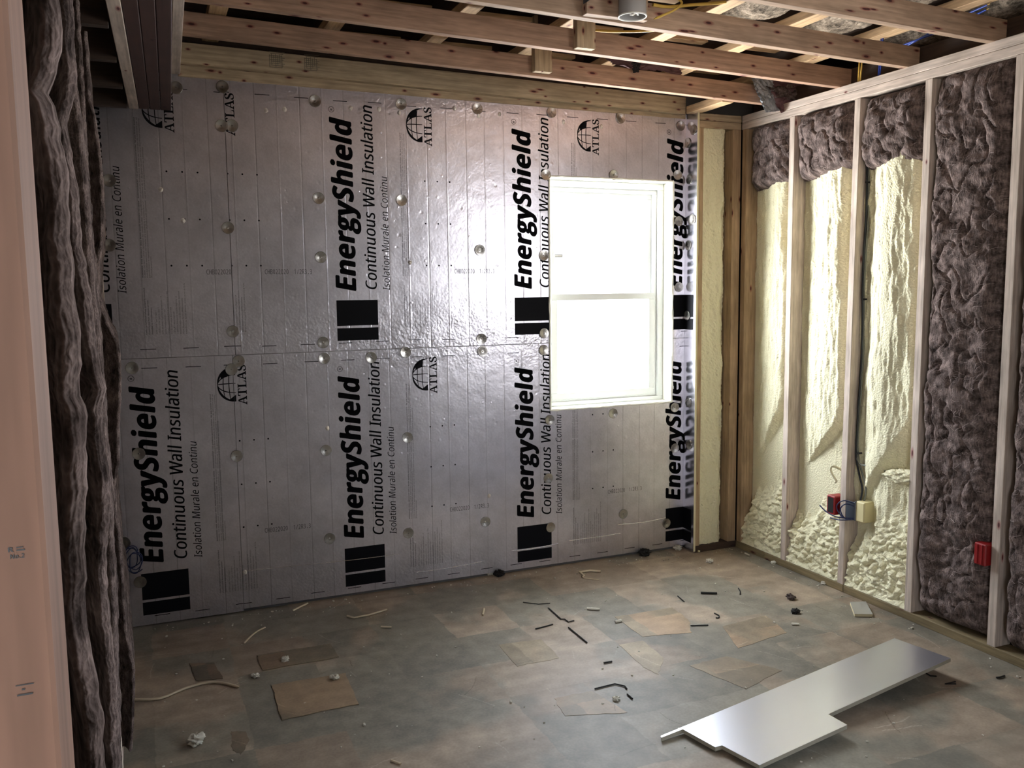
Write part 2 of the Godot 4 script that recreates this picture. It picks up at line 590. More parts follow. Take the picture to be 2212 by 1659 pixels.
func globe2() -> PackedVector2Array:   # the half globe above the maker's name: s along the text, t up from the flat side
	var out := PackedVector2Array()
	var R := 0.079
	var at := func(ang: float, squash: float) -> Vector2: return Vector2(cos(ang) * R * squash, sin(ang) * R)
	for m in [1.0, 0.55, 0.05, -0.5, -1.0]:
		var pts := []
		for k in 19: pts.append(at.call(PI * 0.5 * k / 18.0, m))
		out.append_array(line2(pts, 0.003, 0.0105 if absf(m) == 1.0 else 0.0045))
	for lat in [0.30, 0.62]:
		var pts := []
		var half := R * sqrt(1.0 - lat * lat)
		for k in 13:
			var s := lerpf(-half, half, k / 12.0)
			pts.append(Vector2(s, R * lat + 0.006 * (1.0 - pow(s / half, 2.0))))
		out.append_array(line2(pts, 0.003, 0.004))
	var solid := []
	for k in 9: solid.append(at.call(lerpf(0.35, 0.95, k / 8.0), 1.0))
	for k in 9: solid.append(at.call(lerpf(0.95, 0.35, k / 8.0), 0.55))
	for k in 8:
		for q in [solid[k], solid[k + 1], solid[17 - k], solid[k + 1], solid[16 - k], solid[17 - k]]: out.append(q)
	var tip := []
	for k in 7: tip.append(at.call(lerpf(PI, PI - 0.42, k / 6.0), 1.0))
	for k in 6:
		for q in [tip[k], tip[k + 1], Vector2(-R * 0.62, 0.0)]: out.append(q)
	return out

func print_sheets() -> Dictionary:    # one repeat of the print, in the board's plane, x from the left edge of the solid blocks, y from the board's foot
	var big := PackedVector2Array()
	for o in [[0.0, 0.0], [0.0022, 0.0035], [-0.0022, 0.0035], [0.0, 0.007]]: big.append_array(laid(letters("EnergyShield", "sans bold", 0.787, 0.095, 0.19), 0.0965 + o[0], 0.289 + o[1]))
	var mark := PackedVector2Array()
	mark.append_array(laid(letters("R", "sans bold", 0.009, 0.011), 0.012, 1.131))
	var ring := []
	for k in 21: ring.append(Vector2(0.006, 1.1355) + Vector2.from_angle(TAU * k / 20.0) * 0.0125)
	mark.append_array(line2(ring, 0.002, 0.002))
	var sub := PackedVector2Array()
	for o in 2: sub.append_array(laid(letters("Continuous Wall Insulation", "sans", 0.865, 0.056, 0.18), 0.1995 + 0.0008 * o, 0.293 + 0.0022 * o))
	var fr := PackedVector2Array()
	fr.append_array(laid(letters("Isolation Murale en Continu", "sans", 0.541, 0.0345, 0.18), 0.2645, 0.291))
	var blocks := PackedVector2Array()
	blocks.append_array(rect2(0.0, 0.1235, 0.2015, 0.2460))
	blocks.append_array(rect2(0.0, 0.0520, 0.2015, 0.1125))
	var logo := PackedVector2Array()
	for p in globe2(): logo.append(Vector2(0.4475 - p.y, 1.088 + p.x))
	logo.append_array(laid(letters("ATLAS", "serif bold", 0.186, 0.0395), 0.4955, 0.990))
	logo.append_array(laid(letters("®", "sans", 0.007, 0.007), 0.452, 1.168))
	var fine := PackedVector2Array()
	var rows := [["WARNING: THIS PRODUCT WILL BURN WHEN EXPOSED TO OPEN", 0.332], ["FLAME. DO NOT LEAVE EXPOSED TO OPEN FLAME. EnergyShield", 0.338], ["must be separated from the interior of a building by a minimum of ½\"", 0.332], ["gypsum board or equivalent thermal barrier of product with equivalent", 0.335], ["thermal properties.", 0.095]]
	for k in rows.size():
		fine.append_array(laid(letters(rows[k][0], "sans bold" if k == 0 else "sans", rows[k][1], 0.0052, 0.1, 3.0), 0.3365 + 0.0092 * k, 0.358))
	rows = [["AVERTISSEMENT: Ces produits peuvent brûler. Ne pas laisser exposé", 0.345], ["Ces produits doivent être séparés de l'intérieur du bâtiment par un", 0.345], ["minimum de ½\" de gypse ou une barrière thermique équivalente", 0.34], ["ou un produit équivalent au bâtiment", 0.22]]
	for k in rows.size():
		fine.append_array(laid(letters(rows[k][0], "sans bold" if k == 0 else "sans", rows[k][1], 0.0052, 0.1, 3.0), 0.3365 + 0.0092 * k, 0.702))
	rows = [["Code Compliance when properly installed", 0.206, 1], ["(Continental Axis Nonuse period", 0.15, 1], ["Installed to manufacturer)", 0.12, 1], ["ASTM C1289 Type I, Class 1", 0.105, 0], ["CAN/ULC S704 Type 3, Class 1", 0.12, 0], ["ASTM E84 Rated - Foam Flame Spread Index < 75", 0.17, 0], ["Smoke Developed Index < 450", 0.11, 0], ["CAN/ULC S102 Rated Flame Spread Rating < 500", 0.19, 0], ["ICC-ES Evaluation Report ESR", 0.12, 0], ["Class A / Non-Asphalt", 0.10, 0], ["California Insulation Quality Registry CA", 0.17, 0], ["Meets California Bureau Tests Section", 0.19, 0], ["Water Resistive Barrier (WRB) Assembly", 0.16, 0], ["Range DS-12 Air Barrier Material < 0.004 L/(s·m²) @ 75 Pa", 0.225, 0]]
	for k in rows.size():
		fine.append_array(laid(letters(rows[k][0], "sans bold" if rows[k][2] else "sans", rows[k][1], 0.0054, 0.05, 3.0), 0.3385 + 0.0124 * k + (0.006 if k > 2 else 0.0), 0.108))
	var dots := PackedVector2Array()
	for y in [0.411, 0.616, 0.822]:
		for k in 3: dots.append_array(disc2(Vector2(0.454 + 0.0645 * k, y), 0.0042))
	var date := PackedVector2Array()
	date.append_array(letters("CHB022020  1/2R3.3", "mono", 0.215, 0.022))
	return {"printed_wordmark": big, "printed_trade_sign": mark, "printed_english_line": sub, "printed_french_line": fr, "printed_blocks": blocks, "printed_logo": logo, "printed_fine_print": fine, "marking_dots": dots, "printed_date_code": date}

func clip_half(p: Array, ax: int, lim: float, keep_below: bool) -> Array:
	var out := []
	for k in p.size():
		var a: Vector2 = p[k]
		var b: Vector2 = p[(k + 1) % p.size()]
		var ia := (a[ax] <= lim) == keep_below
		var ib := (b[ax] <= lim) == keep_below
		if ia: out.append(a)
		if ia != ib: out.append(a.lerp(b, (lim - a[ax]) / (b[ax] - a[ax])))
	return out

func clipped(tris: PackedVector2Array, off: Vector2, rects: Array) -> PackedVector2Array:   # the print moved by off, kept where a board is
	var out := PackedVector2Array()
	for r in rects:
		var R: Rect2 = r
		for k in range(0, tris.size(), 3):
			var a := tris[k] + off
			var b := tris[k + 1] + off
			var c := tris[k + 2] + off
			if R.has_point(a) and R.has_point(b) and R.has_point(c):
				out.append(a); out.append(b); out.append(c)
				continue
			var lo := a.min(b).min(c)
			var hi := a.max(b).max(c)
			if hi.x <= R.position.x or hi.y <= R.position.y or lo.x >= R.end.x or lo.y >= R.end.y: continue
			var p := [a, b, c]
			p = clip_half(p, 0, R.end.x, true)
			if p.size() > 2: p = clip_half(p, 1, R.end.y, true)
			if p.size() > 2: p = clip_half(p, 0, R.position.x, false)
			if p.size() > 2: p = clip_half(p, 1, R.position.y, false)
			for q in range(1, p.size() - 1):
				out.append(p[0]); out.append(p[q]); out.append(p[q + 1])
	return out

func ink_mesh(tris: PackedVector2Array, place: Callable, out: Vector3) -> ArrayMesh:
	var b := buf()
	for k in range(0, tris.size(), 3):
		var q := [place.call(tris[k]), place.call(tris[k + 1]), place.call(tris[k + 2])]
		if (q[1] - q[0]).cross(q[2] - q[0]).length() < 1e-9: continue
		poly(b, q, out, [tris[k], tris[k + 1], tris[k + 2]])
	return done(b)

# ------------------------------------------------------------------ the far wall
func board(rects: Array, x0: float, y0: float, parent: Node3D, m: Material) -> MeshInstance3D:   # a foil-faced board made of the rectangles that a window cutout leaves
	var b := buf()
	var t := 0.0127
	for r in rects:
		var R: Rect2 = r
		var c := [Vector2(R.position.x, R.position.y), Vector2(R.end.x, R.position.y), Vector2(R.end.x, R.end.y), Vector2(R.position.x, R.end.y)]
		var pts := []
		var back := []
		var uvs := []
		for p in c:
			pts.append(Vector3(p.x, p.y, 0.0)); back.append(Vector3(p.x, p.y, -t))
			uvs.append(Vector2((p.x - x0) / 2.4384, 1.0 - (p.y - y0) / 1.2192))
		poly(b, pts, Vector3.BACK, uvs)
		poly(b, back, Vector3.FORWARD, uvs)
		for k in 4:
			var p: Vector2 = c[k]
			var q: Vector2 = c[(k + 1) % 4]
			var d := (q - p).normalized()
			poly(b, [pts[k], pts[(k + 1) % 4], back[(k + 1) % 4], back[k]], Vector3(d.y, -d.x, 0), [Vector2.ZERO, Vector2(0.01, 0), Vector2(0.01, 0.01), Vector2(0, 0.01)])
	return obj("insulation_board", done(b), m, parent)

func back_wall() -> void:
	var wall := struct("wall_back", null, null)
	var b := buf()
	var W := [0.722, 0.858, 1.490, 2.096]      # the window's cutout
	for r in [[-3.5, -0.05, W[0], 3.0], [W[2], -0.05, 2.35, 3.0], [W[0], -0.05, W[2], W[1]], [W[0], W[3], W[2], 3.0]]:
		bar_into(b, Vector3(r[2] - r[0], r[3] - r[1], 0.14), 0.0, Vector3((r[0] + r[2]) * 0.5, (r[1] + r[3]) * 0.5, -0.0865))
	obj("sheathing", done(b), mat.masonry, wall)
	var sheets := print_sheets()
	var boards := [
		[[Rect2(-2.3, 0.006, 1.411, 1.215)], -3.33, 0.008, 0, false],
		[[Rect2(-0.887, 0.016, W[0] + 0.887, 1.205), Rect2(W[0], 0.016, W[2] - W[0], W[1] - 0.016), Rect2(W[2], 0.016, 1.566 - W[2], 1.205)], -0.887, 0.008, 0, true],
		[[Rect2(-2.3, 1.2235, 1.4255, 1.2365)], -3.31, 1.2235, 1, false],
		[[Rect2(-0.872, 1.2235, W[0] + 0.872, 1.2365), Rect2(W[0], W[3], W[2] - W[0], 2.46 - W[3]), Rect2(W[2], 1.2235, 1.566 - W[2], 1.2365)], -0.872, 1.2235, 1, true]]
	var made := []
	var washers: Array = [[-0.877,2.42],[-0.469,2.386],[-0.057,2.401],[0.335,2.405],[0.744,2.414],[1.151,2.409],[-0.889,2.25],[-0.843,2.253],[-0.468,1.944],[-0.067,1.945],[0.709,2.096],[1.109,2.111],[-0.467,1.669],[0.336,1.708],[0.692,1.682],[0.691,1.275],[-0.47,1.266],[0.338,1.257],[-0.881,1.8],[-0.88,1.331],[1.512,2.127],[1.53,2.393],[1.523,1.874],[1.527,1.51],[-1.313,1.182],[-0.861,1.194],[-0.894,1.157],[-0.468,1.19],[-0.239,1.185],[-0.065,1.204],[0.342,1.193],[0.688,1.187],[-0.475,0.744],[-0.067,0.776],[0.72,0.811],[-0.889,0.752],[-1.306,0.798],[0.343,0.297],[-0.075,0.287],[-0.472,0.307],[0.72,0.223],[-1.331,0.211],[1.106,0.821],[1.171,0.247],[0.709,0.495],[1.455,0.161],[1.505,0.829],[1.508,0.594],[-1.071,2.401],[-1.388,0.399],[1.151,2.416],[-1.359,1.993],[-1.375,1.718]]
	var dish := lathe([[0.0, 0.0022], [0.0035, 0.0022], [0.0042, 0.0012], [0.012, 0.0026], [0.0265, 0.0048], [0.0275, 0.0040], [0.0277, 0.0]], 28)
	var tears: Array = [[-0.606,2.343],[-0.303,2.363],[-0.165,2.374],[-0.07,2.359],[0.211,2.397],[0.34,2.376],[-0.691,2.327],[0.457,2.388],[0.815,2.374],[1.039,2.359],[-1.071,1.826],[-1.154,1.961],[-0.874,1.237],[0.368,0.436],[-0.467,0.852],[-0.874,0.191],[-0.033,1.643]]
	for k in 4:
		var d: Array = boards[k]
		var o := board(d[0], d[1], d[2], wall, mat.foil)
		made.append(o)
		var row: float = 1.2192 if d[3] == 1 else 0.0
		var reps: Array = [-1, 0, 1, 2] if d[4] else [-1, -2]
		for name in sheets:
			var tris := PackedVector2Array()
			for rep in reps:
				var off := Vector2(X0 + P * rep, row)
				if k == 2: off.x -= 0.256
				if name == "printed_date_code": off += Vector2(0.55 if k < 2 else 0.60, 0.372)
				tris.append_array(clipped(sheets[name], off, d[0]))
			if name == "marking_dots":       # and the dashes along both long edges
				for e in [0, 1]:
					var x := -1.45
					while x < 1.55:
						tris.append_array(clipped(rect2(x, row + (0.0405 if e == 0 else 1.176), x + 0.066, row + (0.0437 if e == 0 else 1.1792)), Vector2(rng.randf_range(-0.01, 0.01), rng.randf_range(-0.003, 0.003)), d[0]))
						x += 0.176
			if tris.size() > 2:
				obj(name, ink_mesh(tris, func(q: Vector2) -> Vector3: return Vector3(q.x, q.y, 0.0005), Vector3.BACK), mat.fine_ink if name in ["printed_fine_print", "printed_date_code"] else mat.ink, o)
		for w in washers:
			var inside := false
			for r in d[0]: inside = inside or r.has_point(Vector2(w[0], w[1]))
			if not inside: continue
			var c := obj("cap_washer", dish, mat.washer, o)
			c.position = Vector3(w[0], w[1], 0.0008)
			c.basis = Basis.from_euler(Vector3(PI / 2 + rng.randf_range(-0.07, 0.07), 0, rng.randf_range(-0.07, 0.07))) * Basis(Vector3.UP, rng.randf() * TAU)
		for w in tears:
			var inside := false
			for r in d[0]: inside = inside or r.has_point(Vector2(w[0], w[1]))
			if not inside: continue
			var s := rng.randi()
			na.seed = s
			var f := func(u: float, v: float) -> Vector3:
				var r := 0.012 * v * (0.8 + 0.5 * na.get_noise_2d(cos(u * TAU) * 30.0, sin(u * TAU) * 30.0))
				return Vector3(cos(u * TAU) * r, sin(u * TAU) * r * 1.2, 0.007 * (1.0 - v * v) + 0.004 * na.get_noise_2d(u * 90.0, v * 60.0) * (1.0 - v))
			var c := obj("torn_foil", grid(12, 5, f, Vector3.BACK), mat.torn, o)
			c.position = Vector3(w[0], w[1], 0.0004)
	# creases torn into the facing low down on the boards
	var folds: Array = [[[-0.882,0.199],[-0.724,0.195],[-0.503,0.188],[-0.297,0.184],[-0.130,0.184]],[[1.139,0.189],[1.228,0.184],[1.335,0.185],[1.452,0.194]],[[0.490,0.123],[0.612,0.118],[0.764,0.127]],[[-0.036,0.077],[0.113,0.076],[0.318,0.085]],[[0.835,0.134],[1.007,0.134],[1.154,0.137]]]
	for q in folds:
		var pts := []
		for w in q: pts.append(Vector3(w[0], w[1], 0.0004))
		var bb := buf()
		tube_into(bb, smooth_path(pts, 5), 0.0016, 6)
		obj("foil_crease", done(bb), mat.torn_foil, made[1])
	# the short board that returns towards the room, with the print running on round the corner
	var rb := buf()
	bar_into(rb, Vector3(0.0127, 2.447, 0.1227), 0.0004)
	var ret := obj("return_board", done(rb), mat.foil_return, wall)
	ret.position = Vector3(1.5727, 1.2315, 0.0483)
	var edge := obj("foam_edge", bar(Vector3(0.0122, 2.447, 0.0025), 0.0006), mat.foam_edge, ret)
	edge.position = Vector3(0, 0, 0.0625)
	for name in ["printed_wordmark", "printed_blocks"]:
		var tris := PackedVector2Array()
		for row in [0.0, 1.2192]: tris.append_array(clipped(sheets[name], Vector2(X0 + P * 2, row), [Rect2(1.5665, 0.02, 0.088, 2.4)]))
		obj(name, ink_mesh(tris, func(q: Vector2) -> Vector3: return Vector3(-0.0068, q.y - 1.2315, q.x - 1.566 - 0.0483), Vector3.LEFT), mat.ink, ret)
	for w in [[2.36, 0.075], [2.30, 0.02], [2.10, 0.04], [1.88, 0.075], [1.74, 0.035], [1.35, 0.03], [0.86, 0.05], [0.62, 0.06]]:
		var c := obj("cap_washer", dish, mat.washer, ret)
		c.position = Vector3(-0.0072, w[0] - 1.2315, w[1] - 0.0483)
		c.basis = Basis(Vector3.BACK, PI / 2)
	# framing in front of the foil, top and right: plates, corner bay with its foam
	var top := stick("top_plate", Vector3(-1.06, 2.486, 0.0), Vector3(1.56, 2.466, 0.0), 0.034, 0.07, mat.rim, wall)
	top.position.z = -0.01
	for z in [[1.571, 1.608], [1.792, 1.856]]: beam_at("stud", Vector3(z[0] + 0.009, 0.038, 0.021), Vector3(z[1], 2.370, 0.110), mat.tan, wall)
	beam_at("bottom_plate", Vector3(1.580, 0.0, 0.021), Vector3(XR - 0.001, 0.038, 0.110), mat.dark_wood, wall)
	beam_at("plate", Vector3(1.580, 2.370, 0.021), Vector3(XR - 0.001, 2.407, 0.110), mat.rim, wall)
	beam_at("plate", Vector3(1.580, 2.409, 0.021), Vector3(XR - 0.001, 2.446, 0.110), mat.rim, wall)
	na.seed = 5
	var f := func(u: float, v: float) -> Vector3:
		var x := lerpf(1.6085, 1.7915, u)
		var y := lerpf(0.0385, 2.3695, v)
		var lump := 0.010 * na.get_noise_2d(x * 1600.0, y * 420.0) + 0.006 * na.get_noise_2d(x * 5200.0, y * 5200.0 + 900.0)
		var right := smoothstep(0.72, 1.0, u + 0.12 * na.get_noise_1d(y * 500.0)) * 0.05
		return Vector3(x, y, 0.094 + lump * smoothstep(0.0, 0.08, u) - right)
	obj("spray_foam", grid(36, 330, f, Vector3.BACK, 0.19, 2.33), mat.foam, wall)

func window_unit() -> void:
	var w := struct("window_1", null, null)
	var x0 := 0.722
	var x1 := 1.490
	var y0 := 0.858
	var y1 := 2.096
	var frame := func(called: String, xa: float, ya: float, xb: float, yb: float, wide: float, za: float, zb: float, m: Material, parent: Node3D, sill := 0.0) -> void:
		var s := wide if sill == 0.0 else sill
		beam_at(called, Vector3(xa, ya + s, za), Vector3(xa + wide, yb - wide, zb), m, parent)
		beam_at(called, Vector3(xb - wide, ya + s, za), Vector3(xb, yb - wide, zb), m, parent)
		beam_at(called, Vector3(xa, yb - wide, za), Vector3(xb, yb, zb), m, parent)
		beam_at(called, Vector3(xa, ya, za), Vector3(xb, ya + s, zb), m, parent)
	frame.call("jamb_board", x0 + 0.0005, y0 + 0.0005, x1 - 0.0005, y1 - 0.0005, 0.010, -0.152, 0.004, mat.jamb, w)
	frame.call("window_frame", x0 + 0.0108, y0 + 0.0108, x1 - 0.0108, y1 - 0.0108, 0.034, -0.150, -0.085, mat.vinyl, w, 0.022)
	frame.call("track", x0 + 0.045, y0 + 0.033, x1 - 0.045, y1 - 0.045, 0.022, -0.150, -0.10, mat.vinyl, w, 0.012)
	var up := Node3D.new()
	up.name = "upper_sash"; w.add_child(up)
	frame.call("sash_rail", x0 + 0.066, 1.450, x1 - 0.066, y1 - 0.066, 0.030, -0.146, -0.124, mat.vinyl, up)
	beam_at("pane", Vector3(x0 + 0.09, 1.470, -0.137), Vector3(x1 - 0.09, y1 - 0.09, -0.134), mat.glass, up, 0.0)
	var low := Node3D.new()
	low.name = "lower_sash"; w.add_child(low)
	frame.call("sash_rail", x0 + 0.060, y0 + 0.044, x1 - 0.060, 1.480, 0.036, -0.121, -0.097, mat.vinyl, low)
	beam_at("pane", Vector3(x0 + 0.09, y0 + 0.07, -0.111), Vector3(x1 - 0.09, 1.455, -0.108), mat.glass, low, 0.0)
	var st := beam_at("label_sticker", Vector3(0.790, 1.678, -0.1336), Vector3(0.868, 1.695, -0.1328), mat.tar, up, 0.0)
	var inner := obj("label_face", bar(Vector3(0.072, 0.008, 0.0008), 0.0), mat.cable_white, up)
	inner.position = st.position + Vector3(0, 0, 0.0008)
	# a ragged lip of insulation round the opening, and crumbs on the sill
	na.seed = 12
	var lip := buf()
	for e in [[Vector3(x0 + 0.004, y0 + 0.004, 0.003), Vector3(x1 - 0.004, y0 + 0.004, 0.003)], [Vector3(x0 + 0.004, y1 - 0.004, 0.003), Vector3(x1 - 0.004, y1 - 0.004, 0.003)], [Vector3(x1 - 0.003, y0 + 0.006, 0.003), Vector3(x1 - 0.003, y1 - 0.006, 0.003)], [Vector3(x0 + 0.003, y0 + 0.006, 0.003), Vector3(x0 + 0.003, y1 - 0.006, 0.003)]]:
		var pts := []
		for k in 40:
			var q: Vector3 = e[0].lerp(e[1], k / 39.0)
			pts.append(q + Vector3(na.get_noise_1d(k * 31.0), na.get_noise_1d(k * 31.0 + 500.0), na.get_noise_1d(k * 27.0 + 900.0)) * 0.004)
		tube_into(lip, pts, 0.0045, 6)
	obj("ragged_foam_lip", done(lip), mat.jamb, w)

# ------------------------------------------------------------------ the right wall
func foam_bay(z0: float, z1: float, s: int, parent: Node3D) -> void:
	na.seed = s
	nb.seed = s + 40
	var f := func(u: float, v: float) -> Vector3:
		var z := lerpf(z0, z1, u)
		var y := lerpf(0.040, 2.11, v)
		var wav := 0.07 * nb.get_noise_1d(y * 110.0) + 0.035 * nb.get_noise_1d(y * 420.0 + 700.0)
		var ug := 0.86 - 1.0 * smoothstep(0.95, 0.30, y) + wav      # where the upper body of foam ends; it sweeps left towards the foot
		var deep := 0.080 - 0.050 * smoothstep(0.02, 0.66, u + wav) + 0.050 * smoothstep(ug - 0.07, ug + 0.06, u)
		if s == 2: deep = 0.055 - 0.045 * smoothstep(0.0, 0.35, u + wav) + 0.016 * sin(u * 9.0 + wav * 20.0) + 0.045 * smoothstep(ug + 0.02, ug + 0.16, u)
		var ridge := 0.008 * na.get_noise_2d(z * 2000.0, y * 300.0) + 0.0045 * nb.get_noise_2d(z * 3600.0, y * 1100.0)
		var fine := 0.0012 * na.get_noise_2d(z * 12000.0, y * 10000.0) + 0.0007 * nb.get_noise_2d(z * 26000.0, y * 22000.0)
		var foot := smoothstep(0.46, 0.24, y + 0.09 * nb.get_noise_1d(z * 900.0) - 0.16 * (u - 0.5))
		var lumps := (absf(na.get_noise_2d(z * 1150.0 + 300.0, y * 1500.0)) - 0.22) * -0.042 + (absf(nb.get_noise_2d(z * 3100.0, y * 3600.0)) - 0.2) * -0.009
		var x := XR + lerpf(deep + ridge, 0.028 + lumps - 0.012 * smoothstep(0.3, 0.05, y), foot) + fine
		x = minf(x, XR + 0.079)
		if v < 0.012: x = lerpf(XR + 0.004, x, v / 0.012)
		return Vector3(maxf(x, XR - 0.004), y, z)
	obj("spray_foam", grid(92, 520, f, Vector3.LEFT, 0.4, 2.3), mat.foam, parent)

func pillow(x_face: float, deep: float, z0: float, z1: float, y0: float, y1: float, s: int, fluff := 1.0, slope := 0.0) -> Array:   # a batt of glass wool in a stud bay, facing -x
	na.seed = s
	nb.seed = s + 77
	var f := func(u: float, v: float) -> Vector3:
		var z := lerpf(z0, z1, u)
		var y := lerpf(y0 + slope * (u - 0.5), y1, v)
		var e := (1.0 - pow(absf(2.0 * u - 1.0), 9.0)) * (1.0 - pow(absf(2.0 * v - 1.0), 9.0 * maxf(1.0, (y1 - y0) / 0.6)))
		var big := na.get_noise_2d(z * 420.0, y * 300.0) * 0.024 + nb.get_noise_2d(z * 650.0, y * 1250.0) * 0.008
		var cr := 1.0 - absf(na.get_noise_2d(z * 760.0 + 500.0, y * 520.0))      # creases
		big -= 0.016 * pow(cr, 12.0)
		var fine := na.get_noise_2d(z * 3000.0, y * 5200.0) * 0.0022 + nb.get_noise_2d(z * 14000.0, y * 9000.0) * 0.0014
		var ragged := nb.get_noise_2d(z * 5000.0 + 90.0, y * 5000.0)
		return Vector3(x_face + deep * (1.0 - e) + (big - 0.010) * -fluff * e - fine * fluff * e, y + ragged * 0.004 * (1.0 - e), z + ragged * 0.006 * (1.0 - e))
	var hair := buf()
	for k in int(420 * (y1 - y0) * (z1 - z0)):
		var u := rng.randf_range(0.06, 0.94)
		var v := rng.randf_range(0.06, 0.94)
		var ang := rng.randf_range(-0.5, 0.9) + (PI if rng.randf() < 0.5 else 0.0)
		var lng := rng.randf_range(0.012, 0.05)
		var pts := []
		for i in 7:
			ang += rng.randf_range(-0.35, 0.35)
			u = clampf(u + cos(ang) * lng / 6.0 / (z1 - z0), 0.03, 0.97)
			v = clampf(v + sin(ang) * lng / 6.0 / (y1 - y0), 0.03, 0.97)
			pts.append(f.call(u, v) + Vector3(-0.0022 - 0.003 * sin(PI * i / 6.0) * rng.randf(), 0, 0))
		tube_into(hair, pts, rng.randf_range(0.0004, 0.0009), 3)
	return [grid(int((z1 - z0) / 0.0052), int((y1 - y0) / 0.0055), f, Vector3.LEFT, z1 - z0, y1 - y0), done(hair)]

func batt(label: String, group: String, x_face: float, deep: float, z0: float, z1: float, y0: float, y1: float, s: int, fluff := 1.0, slope := 0.0) -> void:
	var o := thing("insulation_batt", label, "insulation", Vector3(x_face + deep * 0.5, y0, (z0 + z1) * 0.5), group)
	var made := pillow(x_face, deep, z0, z1, y0, y1, s, fluff, slope)
	var face := obj("wool_face", made[0], mat.batt, o)
	face.position = -o.position
	var hair := obj("loose_fibres", made[1], mat.fibre, o)
	hair.position = -o.position
	hair.set_meta("kind", "stuff")
	var back := obj("wool_back", bar(Vector3(0.012, y1 - y0 - 0.02, z1 - z0 - 0.01), 0.004), mat.batt, o)
	back.position = Vector3(deep * 0.5 - 0.007, (y1 - y0) * 0.5, 0)

func right_wall() -> void:
	var w := struct("wall_right", null, null)
	var D := 0.089
	var b := buf()
	for r in [[-0.02, 3.1, -0.05, 3.0], [3.1, 4.45, -0.05, 0.9], [3.1, 4.45, 2.25, 3.0], [4.45, 6.6, -0.05, 3.0]]:
		bar_into(b, Vector3(0.10, minf(r[3], 2.44) - r[2], r[1] - r[0]), 0.0, Vector3(XR + D + 0.052, (r[2] + minf(r[3], 2.44)) * 0.5, (r[0] + r[1]) * 0.5))
	bar_into(b, Vector3(0.06, 0.62, 6.62), 0.0, Vector3(2.36, 2.66, 3.29))
	bar_into(b, Vector3(0.42, 0.04, 6.62), 0.0, Vector3(XR + D + 0.212, 2.4, 3.29))
	obj("sheathing", done(b), mat.black, w)
	for z in [[0.117, 0.117, "tan"], [0.501, 0.503, "stud"], [0.924, 0.950, "stud"], [1.342, 1.353, "stud"], [1.766, 1.774, "stud"], [2.180, 2.180, "stud"], [2.59, 2.59, "stud"]]:
		var o := stick("stud", Vector3(XR + D * 0.5, 0.0382, z[0] + 0.019), Vector3(XR + D * 0.5, 2.3698, z[1] + 0.019), D, 0.038, mat[z[2]], w, Vector3.BACK)
	for z in [[0.111, 0.367], [0.368, 0.965], [0.966, 2.63]]:
		beam_at("bottom_plate", Vector3(XR, 0.0, z[0]), Vector3(XR + D, 0.038, z[1]), mat.treated, w)
	beam_at("top_plate", Vector3(XR, 2.3702, 0.111), Vector3(XR + D, 2.4075, 2.63), mat.stud, w)
	beam_at("top_plate", Vector3(XR, 2.4085, 0.111), Vector3(XR + D, 2.446, 2.63), mat.stud, w)
	foam_bay(0.156, 0.500, 1, w)
	foam_bay(0.542, 0.926, 3, w)
	foam_bay(0.968, 1.342, 2, w)
	var g := "brown insulation batts in the right-hand wall"
	batt("short brown batt above the foam beside the corner stud", g, XR - 0.022, 0.085, 0.168, 0.501, 2.040, 2.385, 31, 1.0, 0.02)
	batt("short brown batt above the foam in the bay with the red outlet box", g, XR - 0.030, 0.095, 0.546, 0.945, 2.052, 2.380, 32, 1.0, 0.03)
	batt("short brown batt above the black cables, left of the tall batt", g, XR - 0.034, 0.10, 0.990, 1.350, 2.035, 2.372, 33, 1.15, 0.0)
	batt("tall brown batt filling the whole bay between floor plate and ceiling plate", g, XR - 0.030, 0.105, 1.388, 1.752, 0.044, 2.395, 34, 1.15)
	batt("tall brown batt at the right edge of the photo, past the last stud", g, XR - 0.040, 0.11, 1.830, 2.176, 0.046, 2.36, 35, 1.15)

